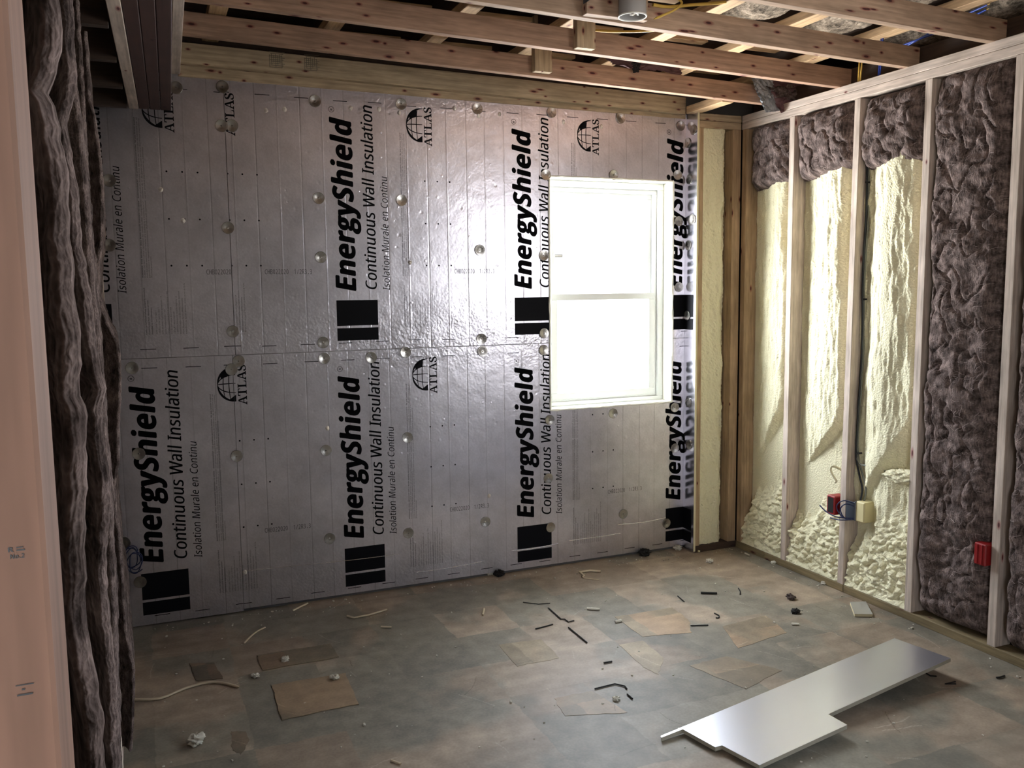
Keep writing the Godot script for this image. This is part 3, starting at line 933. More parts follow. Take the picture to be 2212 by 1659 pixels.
# ------------------------------------------------------------------ the left partition, seen end on
func curtain(called: String, label: String, edge: Array, z_front: float, z_back: float, x_back: float, s: int, lean: float, hollow := 0.05) -> void:   # a ragged batt whose edge follows measured points (x, y) from top to bottom
	na.seed = s
	nb.seed = s + 9
	var at := func(y: float) -> float:
		if y >= edge[0].y: return edge[0].x
		for k in edge.size() - 1:
			if y <= edge[k].y and y >= edge[k + 1].y: return lerpf(edge[k].x, edge[k + 1].x, (edge[k].y - y) / maxf(1e-5, edge[k].y - edge[k + 1].y))
		return edge[-1].x
	var f := func(u: float, v: float) -> Vector3:
		var y := lerpf(0.04, 2.28, v)
		var xe: float = at.call(y)
		var fuzz := na.get_noise_2d(y * 9000.0, u * 400.0) * 0.0012 + nb.get_noise_2d(y * 2600.0, u * 300.0) * 0.0016
		var r := 0.010
		var x := 0.0
		var z := 0.0
		if u < 0.44:
			x = lerpf(x_back, xe - r, u / 0.44); z = z_front - hollow * (1.0 - pow(u / 0.44, 7.0)) + 0.008 * nb.get_noise_2d(x * 5000.0, y * 1500.0)
		elif u < 0.50:
			var a := (u - 0.44) / 0.06 * PI / 2
			x = xe - r + r * sin(a); z = z_front - r + r * cos(a)
		else:
			var k := (u - 0.5) / 0.5
			x = xe - lean * k + 0.006 * na.get_noise_2d(k * 300.0, y * 700.0) * k; z = lerpf(z_front - r, z_back, k)
		return Vector3(x + fuzz, y, z + fuzz)
	var o := thing("insulation_batt", label, "insulation", Vector3(x_back, 0.04, (z_front + z_back) * 0.5), "brown batts in the left partition")
	var c := obj("wool_face", grid(90, 420, f, Vector3(1, 0, 0.5), 0.34, 2.2), mat.batt, o)
	c.position = -o.position
	var back := obj("wool_back", bar(Vector3(0.01, 2.2, z_front - z_back - 0.05), 0.003), mat.batt, o)
	back.position = Vector3(0.006, 1.12, 0)

func left_wall() -> void:
	var w := struct("wall_left", null, null)
	beam_at("drywall", Vector3(-1.445, 0.0, 0.03), Vector3(-1.433, 2.29, 3.943), mat.drywall, w, 0.0)
	for z in [[3.905, -1.2815], [3.44, -1.39], [3.02, -1.39], [2.66, -1.39], [1.76, -1.39], [0.9, -1.40], [0.03, -1.405]]:
		beam_at("stud", Vector3(z[1] - 0.14 if z[0] > 3.8 else -1.432, 0.038, z[0]), Vector3(z[1], 2.252, z[0] + 0.038), mat.pink if z[0] > 3.8 else mat.stud, w, 0.0012)
	stick("stud", Vector3(-1.395, 0.038, 2.19), Vector3(-1.405, 2.25, 2.19), 0.10, 0.038, mat.stud, w, Vector3.BACK)
	beam_at("top_plate", Vector3(-1.432, 2.2525, 0.03), Vector3(-1.412, 2.2885, 3.943), mat.dark_wood, w)
	beam_at("bottom_plate", Vector3(-1.432, 0.0, 0.03), Vector3(-1.39, 0.0375, 3.943), mat.stud, w)
	# the print stamped on the face of the near stud
	var marks := letters("R", "sans bold", 0.0013, 0.0013)
	for q in letters("No.2", "sans bold", 0.0034, 0.0012): marks.append(q + Vector2(0.0004, -0.0019))
	marks.append_array(rect2(0.0020, 0.0001, 0.0040, 0.0005))
	marks.append_array(rect2(0.0020, 0.0009, 0.0036, 0.0012))
	marks.append_array(rect2(-0.0004, -0.0405, 0.0034, -0.0400))
	marks.append_array(rect2(-0.0006, -0.0376, 0.0038, -0.0373))
	marks.append_array(rect2(0.0008, -0.0390, 0.0016, -0.0385))
	obj("grade_stamp", ink_mesh(marks, func(q: Vector2) -> Vector3: return Vector3(-1.2905 + q.x, 1.436 + q.y, 3.9433), Vector3.BACK), mat.fine_ink, w)
	curtain("insulation_batt", "dark brown batt edge nearest the camera, right behind the near stud", [Vector2(-1.2840,1.6460),Vector2(-1.2830,1.6330),Vector2(-1.2850,1.6210),Vector2(-1.2880,1.6100),Vector2(-1.2920,1.6030),Vector2(-1.2870,1.5960),Vector2(-1.2860,1.5830),Vector2(-1.2850,1.5690),Vector2(-1.2840,1.5540),Vector2(-1.2850,1.5390),Vector2(-1.2860,1.5270),Vector2(-1.2850,1.5090),Vector2(-1.2840,1.4830),Vector2(-1.2840,1.4740),Vector2(-1.2850,1.4560),Vector2(-1.2830,1.4440),Vector2(-1.2850,1.4200),Vector2(-1.2870,1.3960),Vector2(-1.2880,1.3720),Vector2(-1.2890,1.3480),Vector2(-1.2880,1.3280),Vector2(-1.2860,1.3030),Vector2(-1.2840,1.2820),Vector2(-1.2850,1.2570)], 3.72, 3.52, -1.431, 51, 0.034, 0.17)
	curtain("insulation_batt", "second brown batt edge behind the near stud, ragged and leaning out", [Vector2(-1.2980,1.7680),Vector2(-1.2980,1.7480),Vector2(-1.3000,1.7320),Vector2(-1.2990,1.7160),Vector2(-1.2980,1.7000),Vector2(-1.3050,1.6750),Vector2(-1.3080,1.6620),Vector2(-1.3070,1.6420),Vector2(-1.3040,1.6130),Vector2(-1.3020,1.5970),Vector2(-1.3030,1.5500),Vector2(-1.3010,1.5330),Vector2(-1.2990,1.5120),Vector2(-1.2970,1.4860),Vector2(-1.2960,1.4560),Vector2(-1.2940,1.4340),Vector2(-1.2900,1.4160),Vector2(-1.2950,1.3950),Vector2(-1.2950,1.3680),Vector2(-1.2930,1.3370),Vector2(-1.2920,1.3090),Vector2(-1.2990,1.2560),Vector2(-1.2990,1.1870),Vector2(-1.2970,1.1400),Vector2(-1.2980,1.0690),Vector2(-1.2990,1.0400)], 3.30, 3.10, -1.431, 52, 0.026, 0.15)
	curtain("insulation_batt", "brown batt in the left partition, in front of the slim stud edge", [Vector2(-1.3520,1.9230),Vector2(-1.3440,1.8460),Vector2(-1.3410,1.6980),Vector2(-1.3390,1.5920),Vector2(-1.3380,1.5020),Vector2(-1.3340,1.3750),Vector2(-1.3350,1.2640),Vector2(-1.3320,1.1230),Vector2(-1.3360,0.8830),Vector2(-1.3480,0.5380)], 2.30, 2.235, -1.431, 55, 0.0)
	curtain("insulation_batt", "brown batt behind the slim stud edge of the left partition", [Vector2(-1.3670,2.0540),Vector2(-1.3690,1.9210),Vector2(-1.3690,1.7990),Vector2(-1.3710,1.6510),Vector2(-1.3700,1.5010),Vector2(-1.3660,1.4250),Vector2(-1.3730,1.1700),Vector2(-1.3720,0.9070),Vector2(-1.3810,0.6410),Vector2(-1.3900,0.3680)], 1.55, 1.35, -1.431, 53, 0.024)
	curtain("insulation_batt", "brown batt of the left partition that reaches the foil wall and the floor", [Vector2(-1.3640,2.0830),Vector2(-1.3560,2.0500),Vector2(-1.3490,1.9700),Vector2(-1.3440,1.8750),Vector2(-1.3470,1.7650),Vector2(-1.3560,1.6680),Vector2(-1.3700,1.5850),Vector2(-1.3740,1.5010),Vector2(-1.3530,1.4160),Vector2(-1.3270,1.3510),Vector2(-1.3250,1.2870),Vector2(-1.3310,1.1860),Vector2(-1.3420,1.0850),Vector2(-1.3470,0.9830),Vector2(-1.3620,0.9110),Vector2(-1.3630,0.8380),Vector2(-1.3560,0.7480),Vector2(-1.3550,0.5980),Vector2(-1.3550,0.4460),Vector2(-1.3380,0.3050),Vector2(-1.3480,0.1670),Vector2(-1.3660,-0.0160)], 1.25, 0.08, -1.431, 54, 0.036)

# ------------------------------------------------------------------ overhead
func drop(x: float) -> float: return 2.444 + 0.0265 * (XR - x)     # the joists rise a little towards the left

func overhead() -> void:
	var c := struct("ceiling", null, null)
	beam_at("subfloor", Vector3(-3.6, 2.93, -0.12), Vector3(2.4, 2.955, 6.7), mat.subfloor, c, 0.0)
	var js := [[0.052, "rim"], [0.420, "joist_red"], [0.861, "joist_red"], [1.262, "joist"], [1.681, "joist"], [2.09, "joist"], [2.50, "joist"]]
	for k in js.size():
		var z: float = js[k][0] - 0.019
		var xa := -1.052 - 0.018 * z
		var y := 0.0445
		var lift := 0.0 if k > 0 else -0.004
		var k_up := 0.74 if k == 0 else 1.0
		var xr := 1.53 if k == 0 else 1.92
		stick("joist", Vector3(xa, 2.444 + 0.0265 * k_up * (XR - xa) + y + lift, z), Vector3(xr, 2.444 + 0.0265 * k_up * (XR - xr) + y + lift, z), 0.038, 0.089, mat[js[k][1]], c)
	# faint grade stamps on the rim joist
	var stamp := PackedVector2Array()
	for x in [-0.675, -0.520]:
		for k in 9: stamp.append_array(rect2(x + 0.006 * (k % 2), 2.510 + 0.0085 * k, x + 0.056 + 0.006 * (k % 3), 2.5125 + 0.0085 * k))
		for k in 7: stamp.append_array(rect2(x + 0.009 * k, 2.512 + 0.010 * (k % 3), x + 0.0025 + 0.009 * k, 2.565 + 0.004 * (k % 2)))
	obj("grade_stamp", ink_mesh(stamp, func(q: Vector2) -> Vector3: return Vector3(q.x, q.y, 0.0525), Vector3.BACK), mat.stamp_ink, c)
	# hanger cleats on the near faces of the joists
	for k in [[0.446, 0.533, 0.4395, 2.494], [0.436, 0.521, 0.8805, 2.487]]:
		beam_at("hanger_cleat", Vector3(k[0], k[3], k[2] - 0.0195), Vector3(k[1], 2.74, k[2] + 0.0185), mat.rim, c)
	beam_at("hanger_block", Vector3(0.269, 2.489, 1.2625), Vector3(0.525, 2.60, 1.3005), mat.joist, c)
	beam_at("ledger_block", Vector3(1.530, 2.4475, 0.054), Vector3(1.600, 2.487, 0.380), mat.strip, c)
	# the framing of the floor above: I-joists that run away from the camera, and strapping between them
	for x in [-2.85, -2.37, -1.90, -1.43, -0.955, -0.49, -0.026, 0.435, 0.905, 1.348, 1.828]:
		var y: float = maxf(2.61, drop(x) + 0.092) if x > -1.1 else 2.66
		beam_at("upper_joist_flange", Vector3(x, y, 0.0), Vector3(x + 0.070, y + 0.038, 5.2), mat.strip, c)
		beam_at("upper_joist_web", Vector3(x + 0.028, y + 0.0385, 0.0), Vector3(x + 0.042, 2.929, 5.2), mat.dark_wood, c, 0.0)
		if x > -1.0 and x < 1.4:
			for z in [-0.015, 0.475, 0.955, 1.435]:
				beam_at("strapping", Vector3(x + 0.072, y + 0.075, z), Vector3(x + 0.43, y + 0.094, z + 0.055), mat.strip, c)
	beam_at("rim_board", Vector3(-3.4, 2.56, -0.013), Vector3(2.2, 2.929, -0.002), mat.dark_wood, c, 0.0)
	beam_at("rim_board", Vector3(1.926, 2.4475, 0.12), Vector3(1.945, 2.535, 2.62), mat.dark_wood, c)
	stick("nailer", Vector3(-1.071, 2.520, 0.022), Vector3(-1.165, 2.520, 4.0), 0.037, 0.13, mat.stud, c)
	stick("nailer", Vector3(-1.246, 2.375, 0.002), Vector3(-1.350, 2.375, 3.9), 0.038, 0.15, mat.stud, c)
	for z in [0.08, 0.457, 0.872, 1.288, 1.70, 2.11, 2.52]:
		beam_at("joist", Vector3(-3.3, 2.292, z - 0.038), Vector3(-1.270 - 0.0265 * z, 2.50, z), mat.dark_wood, c)
	var lv := thing("support_beam", "dark three-ply timber beam running overhead to the foil wall", "beam", Vector3(-1.16, 2.30, 2.0))
	for k in 3:
		var x := -1.204 + 0.0437 * k
		var o := stick("ply", Vector3(x, 2.42, 0.002), Vector3(x - 0.105, 2.42, 3.9), 0.0425, 0.236, mat.lvl, lv)
		o.position -= lv.position
	# sagging paper-faced batts between the upper joists
	var g := "paper-faced batts above the joists"
	for q in [[0.977, 1.345, 0.78, 2.6, "sagging tan batt overhead, left of the ones with blue wires", 71], [1.42, 1.826, 0.72, 2.5, "sagging tan batt overhead beside the top of the right-hand wall", 72], [0.507, 0.903, 1.35, 2.6, "sagging tan batt overhead above the round ceiling box", 73], [1.905, 2.31, 0.75, 2.6, "sagging tan batt overhead behind the blue wires past the top plate", 74]]:
		na.seed = q[5]
		var f := func(u: float, v: float) -> Vector3:
			var e := (1.0 - pow(absf(2.0 * u - 1.0), 3.0)) * (1.0 - pow(absf(2.0 * v - 1.0), 6.0))
			var x := lerpf(q[0], q[1], u)
			var z := lerpf(q[2], q[3], v)
			return Vector3(x, 2.76 - (0.150 if q[5] != 74 else 0.20) * e + 0.012 * na.get_noise_2d(x * 600.0, z * 500.0) + 0.004 * na.get_noise_2d(x * 3000.0, z * 3000.0), z)
		var o := thing("overhead_batt", q[4], "insulation", Vector3((q[0] + q[1]) * 0.5, 2.76, (q[2] + q[3]) * 0.5), g)
		var m := obj("paper_face", grid(50, 170, f, Vector3.DOWN, 0.4, 1.8), mat.kraft, o)
		m.position = -o.position
		var bk := obj("wool_back", bar(Vector3(q[1] - q[0] - 0.03, 0.05, q[3] - q[2] - 0.04), 0.01), mat.batt, o)
		bk.position = Vector3(0, 0.028, 0)
	torn_bits()
	ceiling_box()

func crumpled(a: Vector3, b: Vector3, c: Vector3, d: Vector3, amp: float, s: int, thick: float) -> ArrayMesh:   # a crumpled sheet between four corners, with some thickness
	na.seed = s
	var n := (b - a).cross(d - a).normalized()
	var bb := buf()
	for side in [1.0, -1.0]:
		var f := func(u: float, v: float) -> Vector3:
			var p := a.lerp(b, u).lerp(d.lerp(c, u), v)
			var k := na.get_noise_2d(u * 170.0, v * 170.0) + 0.6 * absf(na.get_noise_2d(u * 420.0 + 99.0, v * 420.0))
			var rag := na.get_noise_2d(u * 900.0, v * 900.0 + 400.0) * 0.010
			return p + n * (amp * k + side * thick * 0.5) + (b - a).normalized() * rag
		add_mesh(bb, grid(36, 36, f, n * side))
	return done(bb)

func torn_bits() -> void:
	var o := thing("torn_insulation", "torn plastic-faced insulation drooping over the top plate in the far right corner", "insulation", Vector3(1.70, 2.46, 0.28))
	var m := obj("grey_flap", crumpled(Vector3(1.655, 2.560, 0.455), Vector3(1.775, 2.560, 0.455), Vector3(1.835, 2.410, 0.455), Vector3(1.735, 2.392, 0.462), 0.012, 81, 0.006), mat.grey_film, o)
	m.position = -o.position
	m = obj("purple_sheet", crumpled(Vector3(1.74, 2.560, 0.452), Vector3(2.05, 2.555, 0.45), Vector3(1.99, 2.470, 0.45), Vector3(1.835, 2.395, 0.455), 0.022, 82, 0.008), mat.purple, o)
	m.position = -o.position
	na.seed = 83
	var f := func(u: float, v: float) -> Vector3:
		var d := Vector3(cos(u * TAU) * sin(v * PI), cos(v * PI), sin(u * TAU) * sin(v * PI))
		return Vector3(1.90, 2.50, 0.40) + d * Vector3(0.13, 0.052, 0.08) * (1.0 + 0.5 * na.get_noise_3dv(d * 160.0) + 0.2 * na.get_noise_3dv(d * 600.0))
	m = obj("wool_lump", grid(50, 36, f, Vector3.UP, 0.4, 0.3), mat.batt, o)
	m.position = -o.position
	o = thing("torn_paper", "torn black paper scrap hanging over the first joist, right of the hanger cleat", "scrap", Vector3(0.98, 2.56, 0.44))
	m = obj("black_tatter", crumpled(Vector3(0.955, 2.63, 0.445), Vector3(1.02, 2.63, 0.445), Vector3(0.995, 2.535, 0.449), Vector3(0.968, 2.530, 0.449), 0.006, 84, 0.003), mat.tar, o)
	m.position = -o.position
	m = obj("crumpled_paper", crumpled(Vector3(0.85, 2.65, 0.36), Vector3(1.30, 2.64, 0.34), Vector3(1.28, 2.565, 0.39), Vector3(0.88, 2.575, 0.39), 0.022, 85, 0.004), mat.purple, o)
	m.position = -o.position

func ceiling_box() -> void:
	var o := thing("ceiling_box", "round electrical ceiling box with a white rim and wires, on the wood block overhead", "electrical box", Vector3(0.427, 2.479, 1.33))
	var ring := []
	for k in 33: ring.append(Vector3(cos(TAU * k / 32.0) * 0.050, 0.0, sin(TAU * k / 32.0) * 0.050))
	obj("rim", tube(ring, 0.0032, 8, 1), mat.cable_white, o).position = Vector3(0, 0.0, 0.024)
	var cup := lathe([[0.0, 0.080], [0.044, 0.080], [0.049, 0.076], [0.050, 0.0], [0.047, 0.0], [0.046, 0.044], [0.0, 0.046]], 32)
	obj("cup", cup, mat.grey_plastic, o).position = Vector3(0, 0.0, 0.024)
	obj("wire", tube([Vector3(-0.03, 0.03, 0.02), Vector3(-0.01, 0.012, 0.05), Vector3(0.02, 0.008, 0.03), Vector3(0.028, 0.02, 0.0), Vector3(0.0, 0.03, 0.02)], 0.0035, 6), mat.cable_white, o)
	obj("wire", tube([Vector3(0.03, 0.03, 0.03), Vector3(0.0, 0.006, 0.045), Vector3(-0.02, -0.006, 0.06), Vector3(-0.028, -0.004, 0.055)], 0.0032, 6), mat.cable_white, o)
	obj("side_plate", bar(Vector3(0.004, 0.09, 0.05), 0.001), mat.box_blue, o).position = Vector3(-0.166, 0.088, -0.012)
	var cable := func(label: String, pts: Array, r: float, m: Material, group := "") -> void:
		var k := thing("cable", label, "cable", pts[0], group)
		var s := obj("sheath", tube(pts, r, 8), m, k)
		s.position = -k.position
		var core := obj("conductor", tube([pts[-1], pts[-1] + (pts[-1] - pts[-2]).normalized() * 0.012], r * 0.5, 6, 1), mat.cable_yellow, k)
		core.position = -k.position
	cable.call("yellowed cable looping out of the round ceiling box", [Vector3(0.41, 2.50, 1.33), Vector3(0.49, 2.56, 1.315), Vector3(0.56, 2.578, 1.31), Vector3(0.63, 2.582, 1.31), Vector3(0.665, 2.565, 1.31), Vector3(0.63, 2.535, 1.315), Vector3(0.575, 2.508, 1.32), Vector3(0.545, 2.494, 1.325)], 0.0045, mat.cable_yellow)
	cable.call("yellowed cable running right along the joist top from the ceiling box", [Vector3(0.54, 2.545, 1.31), Vector3(0.62, 2.552, 1.29), Vector3(0.74, 2.578, 1.27), Vector3(0.90, 2.612, 1.25), Vector3(1.02, 2.650, 1.24)], 0.006, mat.cable_yellow)
	cable.call("yellowed cable crossing between the second and third joists overhead", [Vector3(0.60, 2.655, 0.60), Vector3(0.70, 2.628, 0.70), Vector3(0.80, 2.612, 0.80), Vector3(0.90, 2.604, 0.92), Vector3(0.99, 2.606, 1.06)], 0.006, mat.cable_yellow)
	for k in 2: cable.call("yellow cable dropping to the top plate overhead, strand %s" % ["nearer the corner", "nearer the blue pair"][k], [Vector3(1.872, 2.64, 0.955 + 0.016 * k), Vector3(1.872, 2.53, 0.958 + 0.016 * k), Vector3(1.876, 2.448, 0.950 + 0.012 * k)], 0.0035, mat.cable_yellow)
	for k in 2: cable.call("blue wire dropping to the top plate overhead, strand %s" % ["nearer the yellow pair", "nearer the tall batt"][k], [Vector3(1.876, 2.62, 1.082 + 0.011 * k), Vector3(1.876, 2.51, 1.078 + 0.010 * k), Vector3(1.882, 2.448, 1.064 + 0.010 * k)], 0.003, mat.cable_blue)
	cable.call("blue wire lying overhead beyond the top plate, lower of the crossing pair", [Vector3(1.89, 2.553, 1.16), Vector3(1.895, 2.558, 1.23), Vector3(1.90, 2.562, 1.30), Vector3(1.90, 2.566, 1.40), Vector3(1.90, 2.59, 1.60)], 0.004, mat.cable_blue)
	cable.call("blue wire lying overhead beyond the top plate, upper of the crossing pair", [Vector3(1.93, 2.558, 1.17), Vector3(1.92, 2.566, 1.24), Vector3(1.91, 2.574, 1.31), Vector3(1.895, 2.584, 1.38), Vector3(1.88, 2.60, 1.62)], 0.004, mat.cable_blue)

func outlets() -> void:
	# cables stapled down the second stud and the boxes they feed
	var cab := func(label: String, runs: Array, r: float, m: Material) -> Node3D:
		var k := thing("cable", label, "cable", runs[0])
		var s := obj("sheath", tube(runs, r, 8), m, k)
		s.position = -k.position
		return k
	var xs := XR + 0.042
	for k in 2:
		var dx := 0.010 * k
		var c: Node3D = cab.call("%s cable stapled down the stud to the tan outlet box" % ["black front", "greyer rear"][k], [Vector3(xs + dx, 2.06, 0.996), Vector3(xs + dx, 1.86, 1.000 + 0.004 * k), Vector3(xs - 0.003 + dx, 1.55, 0.994), Vector3(xs + 0.003 + dx, 1.21, 0.996), Vector3(xs - 0.004 + dx, 0.88, 0.990), Vector3(xs - 0.002 + dx, 0.69, 0.985), Vector3(xs - 0.004 + dx, 0.60, 1.01 + 0.012 * k), Vector3(xs - 0.006 + dx, 0.53, 1.035 + 0.014 * k), Vector3(xs - 0.014 + dx, 0.462, 1.030 + 0.012 * k)], 0.0048, mat.cable_black if k == 0 else mat.cable_grey)
		if k == 0:
			for y in [1.985, 1.44, 0.70]:
				var st := obj("staple", bar(Vector3(0.040, 0.008, 0.006), 0.001), mat.cable_black, c)
				st.position = Vector3(xs + 0.006, y, 1.004) - c.position
	cab.call("thin grey cable bending off the stud into the lump of foam", [Vector3(xs, 0.68, 0.985), Vector3(xs - 0.004, 0.648, 1.02), Vector3(xs - 0.006, 0.655, 1.11), Vector3(xs - 0.004, 0.640, 1.20), Vector3(xs - 0.006, 0.655, 1.27), Vector3(xs + 0.004, 0.660, 1.325)], 0.0040, mat.cable_grey)
	var o := thing("outlet_box", "tan foam-covered outlet box with blue wires on the right side of the cable stud", "electrical box", Vector3(XR + 0.02, 0.425, 1.035))
	obj("case", bar(Vector3(0.070, 0.100, 0.058), 0.006), mat.box_tan, o).position = Vector3(0.018, 0, 0.020)
	obj("opening", bar(Vector3(0.004, 0.088, 0.060), 0.001), mat.box_blue, o).position = Vector3(-0.019, -0.002, -0.036)
	obj("opening_lip", bar(Vector3(0.030, 0.098, 0.006), 0.001), mat.steel, o).position = Vector3(-0.006, 0, -0.006)
	for w in [[Vector3(-0.015, 0.035, -0.01), Vector3(-0.05, 0.045, -0.05), Vector3(-0.06, 0.01, -0.085), Vector3(-0.05, -0.035, -0.06), Vector3(-0.03, -0.045, -0.02)], [Vector3(-0.015, 0.020, -0.01), Vector3(-0.045, 0.030, -0.04), Vector3(-0.055, 0.0, -0.065), Vector3(-0.05, -0.04, -0.04), Vector3(-0.02, -0.040, -0.012)], [Vector3(-0.02, -0.038, -0.015), Vector3(-0.06, -0.042, -0.08), Vector3(-0.07, -0.030, -0.14), Vector3(-0.075, -0.005, -0.185)], [Vector3(-0.02, -0.044, -0.015), Vector3(-0.06, -0.052, -0.06), Vector3(-0.065, -0.055, -0.12)]]:
		obj("wire", tube(w, 0.0030, 6), mat.cable_navy, o)
	o = thing("outlet_box", "small red plastic outlet box on the left of the cable stud", "electrical box", Vector3(XR + 0.020, 0.425, 0.885))
	obj("case", bar(Vector3(0.075, 0.094, 0.056), 0.004), mat.box_red, o)
	obj("inner_face", bar(Vector3(0.004, 0.078, 0.040), 0.001), mat.scrap_dark, o).position = Vector3(-0.0360, 0, 0)
	o = thing("outlet_box", "small red plastic outlet box half sunk in the tall brown batt", "electrical box", Vector3(XR + 0.024, 0.412, 1.736))
	obj("case", bar(Vector3(0.100, 0.090, 0.055), 0.004), mat.box_red, o)
	for k in 2: obj("rib", bar(Vector3(0.004, 0.080, 0.006), 0.001), mat.box_red, o).position = Vector3(-0.0515, 0, -0.012 + 0.022 * k)
	o = thing("foam_drip", "curled yellow drip of cured foam on the stud above the red outlet box", "foam drip", Vector3(XR, 0.60, 0.905))
	obj("curl", tube([Vector3(0.03, 0.0, 0.0), Vector3(-0.01, 0.02, -0.02), Vector3(-0.02, 0.0, -0.025), Vector3(-0.012, -0.03, -0.012), Vector3(-0.006, -0.05, 0.0), Vector3(0.0, -0.06, -0.012)], 0.006, 8), mat.foam, o)
	na.seed = 91
	var f := func(u: float, v: float) -> Vector3:
		var d := Vector3(cos(u * TAU) * sin(v * PI), cos(v * PI), sin(u * TAU) * sin(v * PI))
		return d * Vector3(0.055, 0.030, 0.085) * (1.0 + 0.45 * na.get_noise_3dv(d * 120.0) + 0.15 * na.get_noise_3dv(d * 700.0))
	o = thing("foam_lump", "pale lump of cured foam where the thin grey cable ends", "foam lump", Vector3(XR + 0.035, 0.640, 1.275))
	obj("lump", grid(44, 32, f, Vector3.UP, 0.3, 0.2), mat.foam, o)
	o = thing("wire_coil", "coil of thin blue wire hanging low at the left end of the foil wall", "wire", Vector3(-1.355, 0.35, 0.05))
	var loops := []
	for k in 60: loops.append(Vector3(cos(k * 0.52) * (0.030 + 0.006 * sin(k * 0.9)) + 0.0004 * k - 0.01, sin(k * 0.52) * (0.045 + 0.008 * cos(k * 0.7)) - 0.0006 * k, -0.018 + 0.0006 * k))
	obj("loops", tube(loops, 0.0022, 6, 3), mat.cable_navy, o)

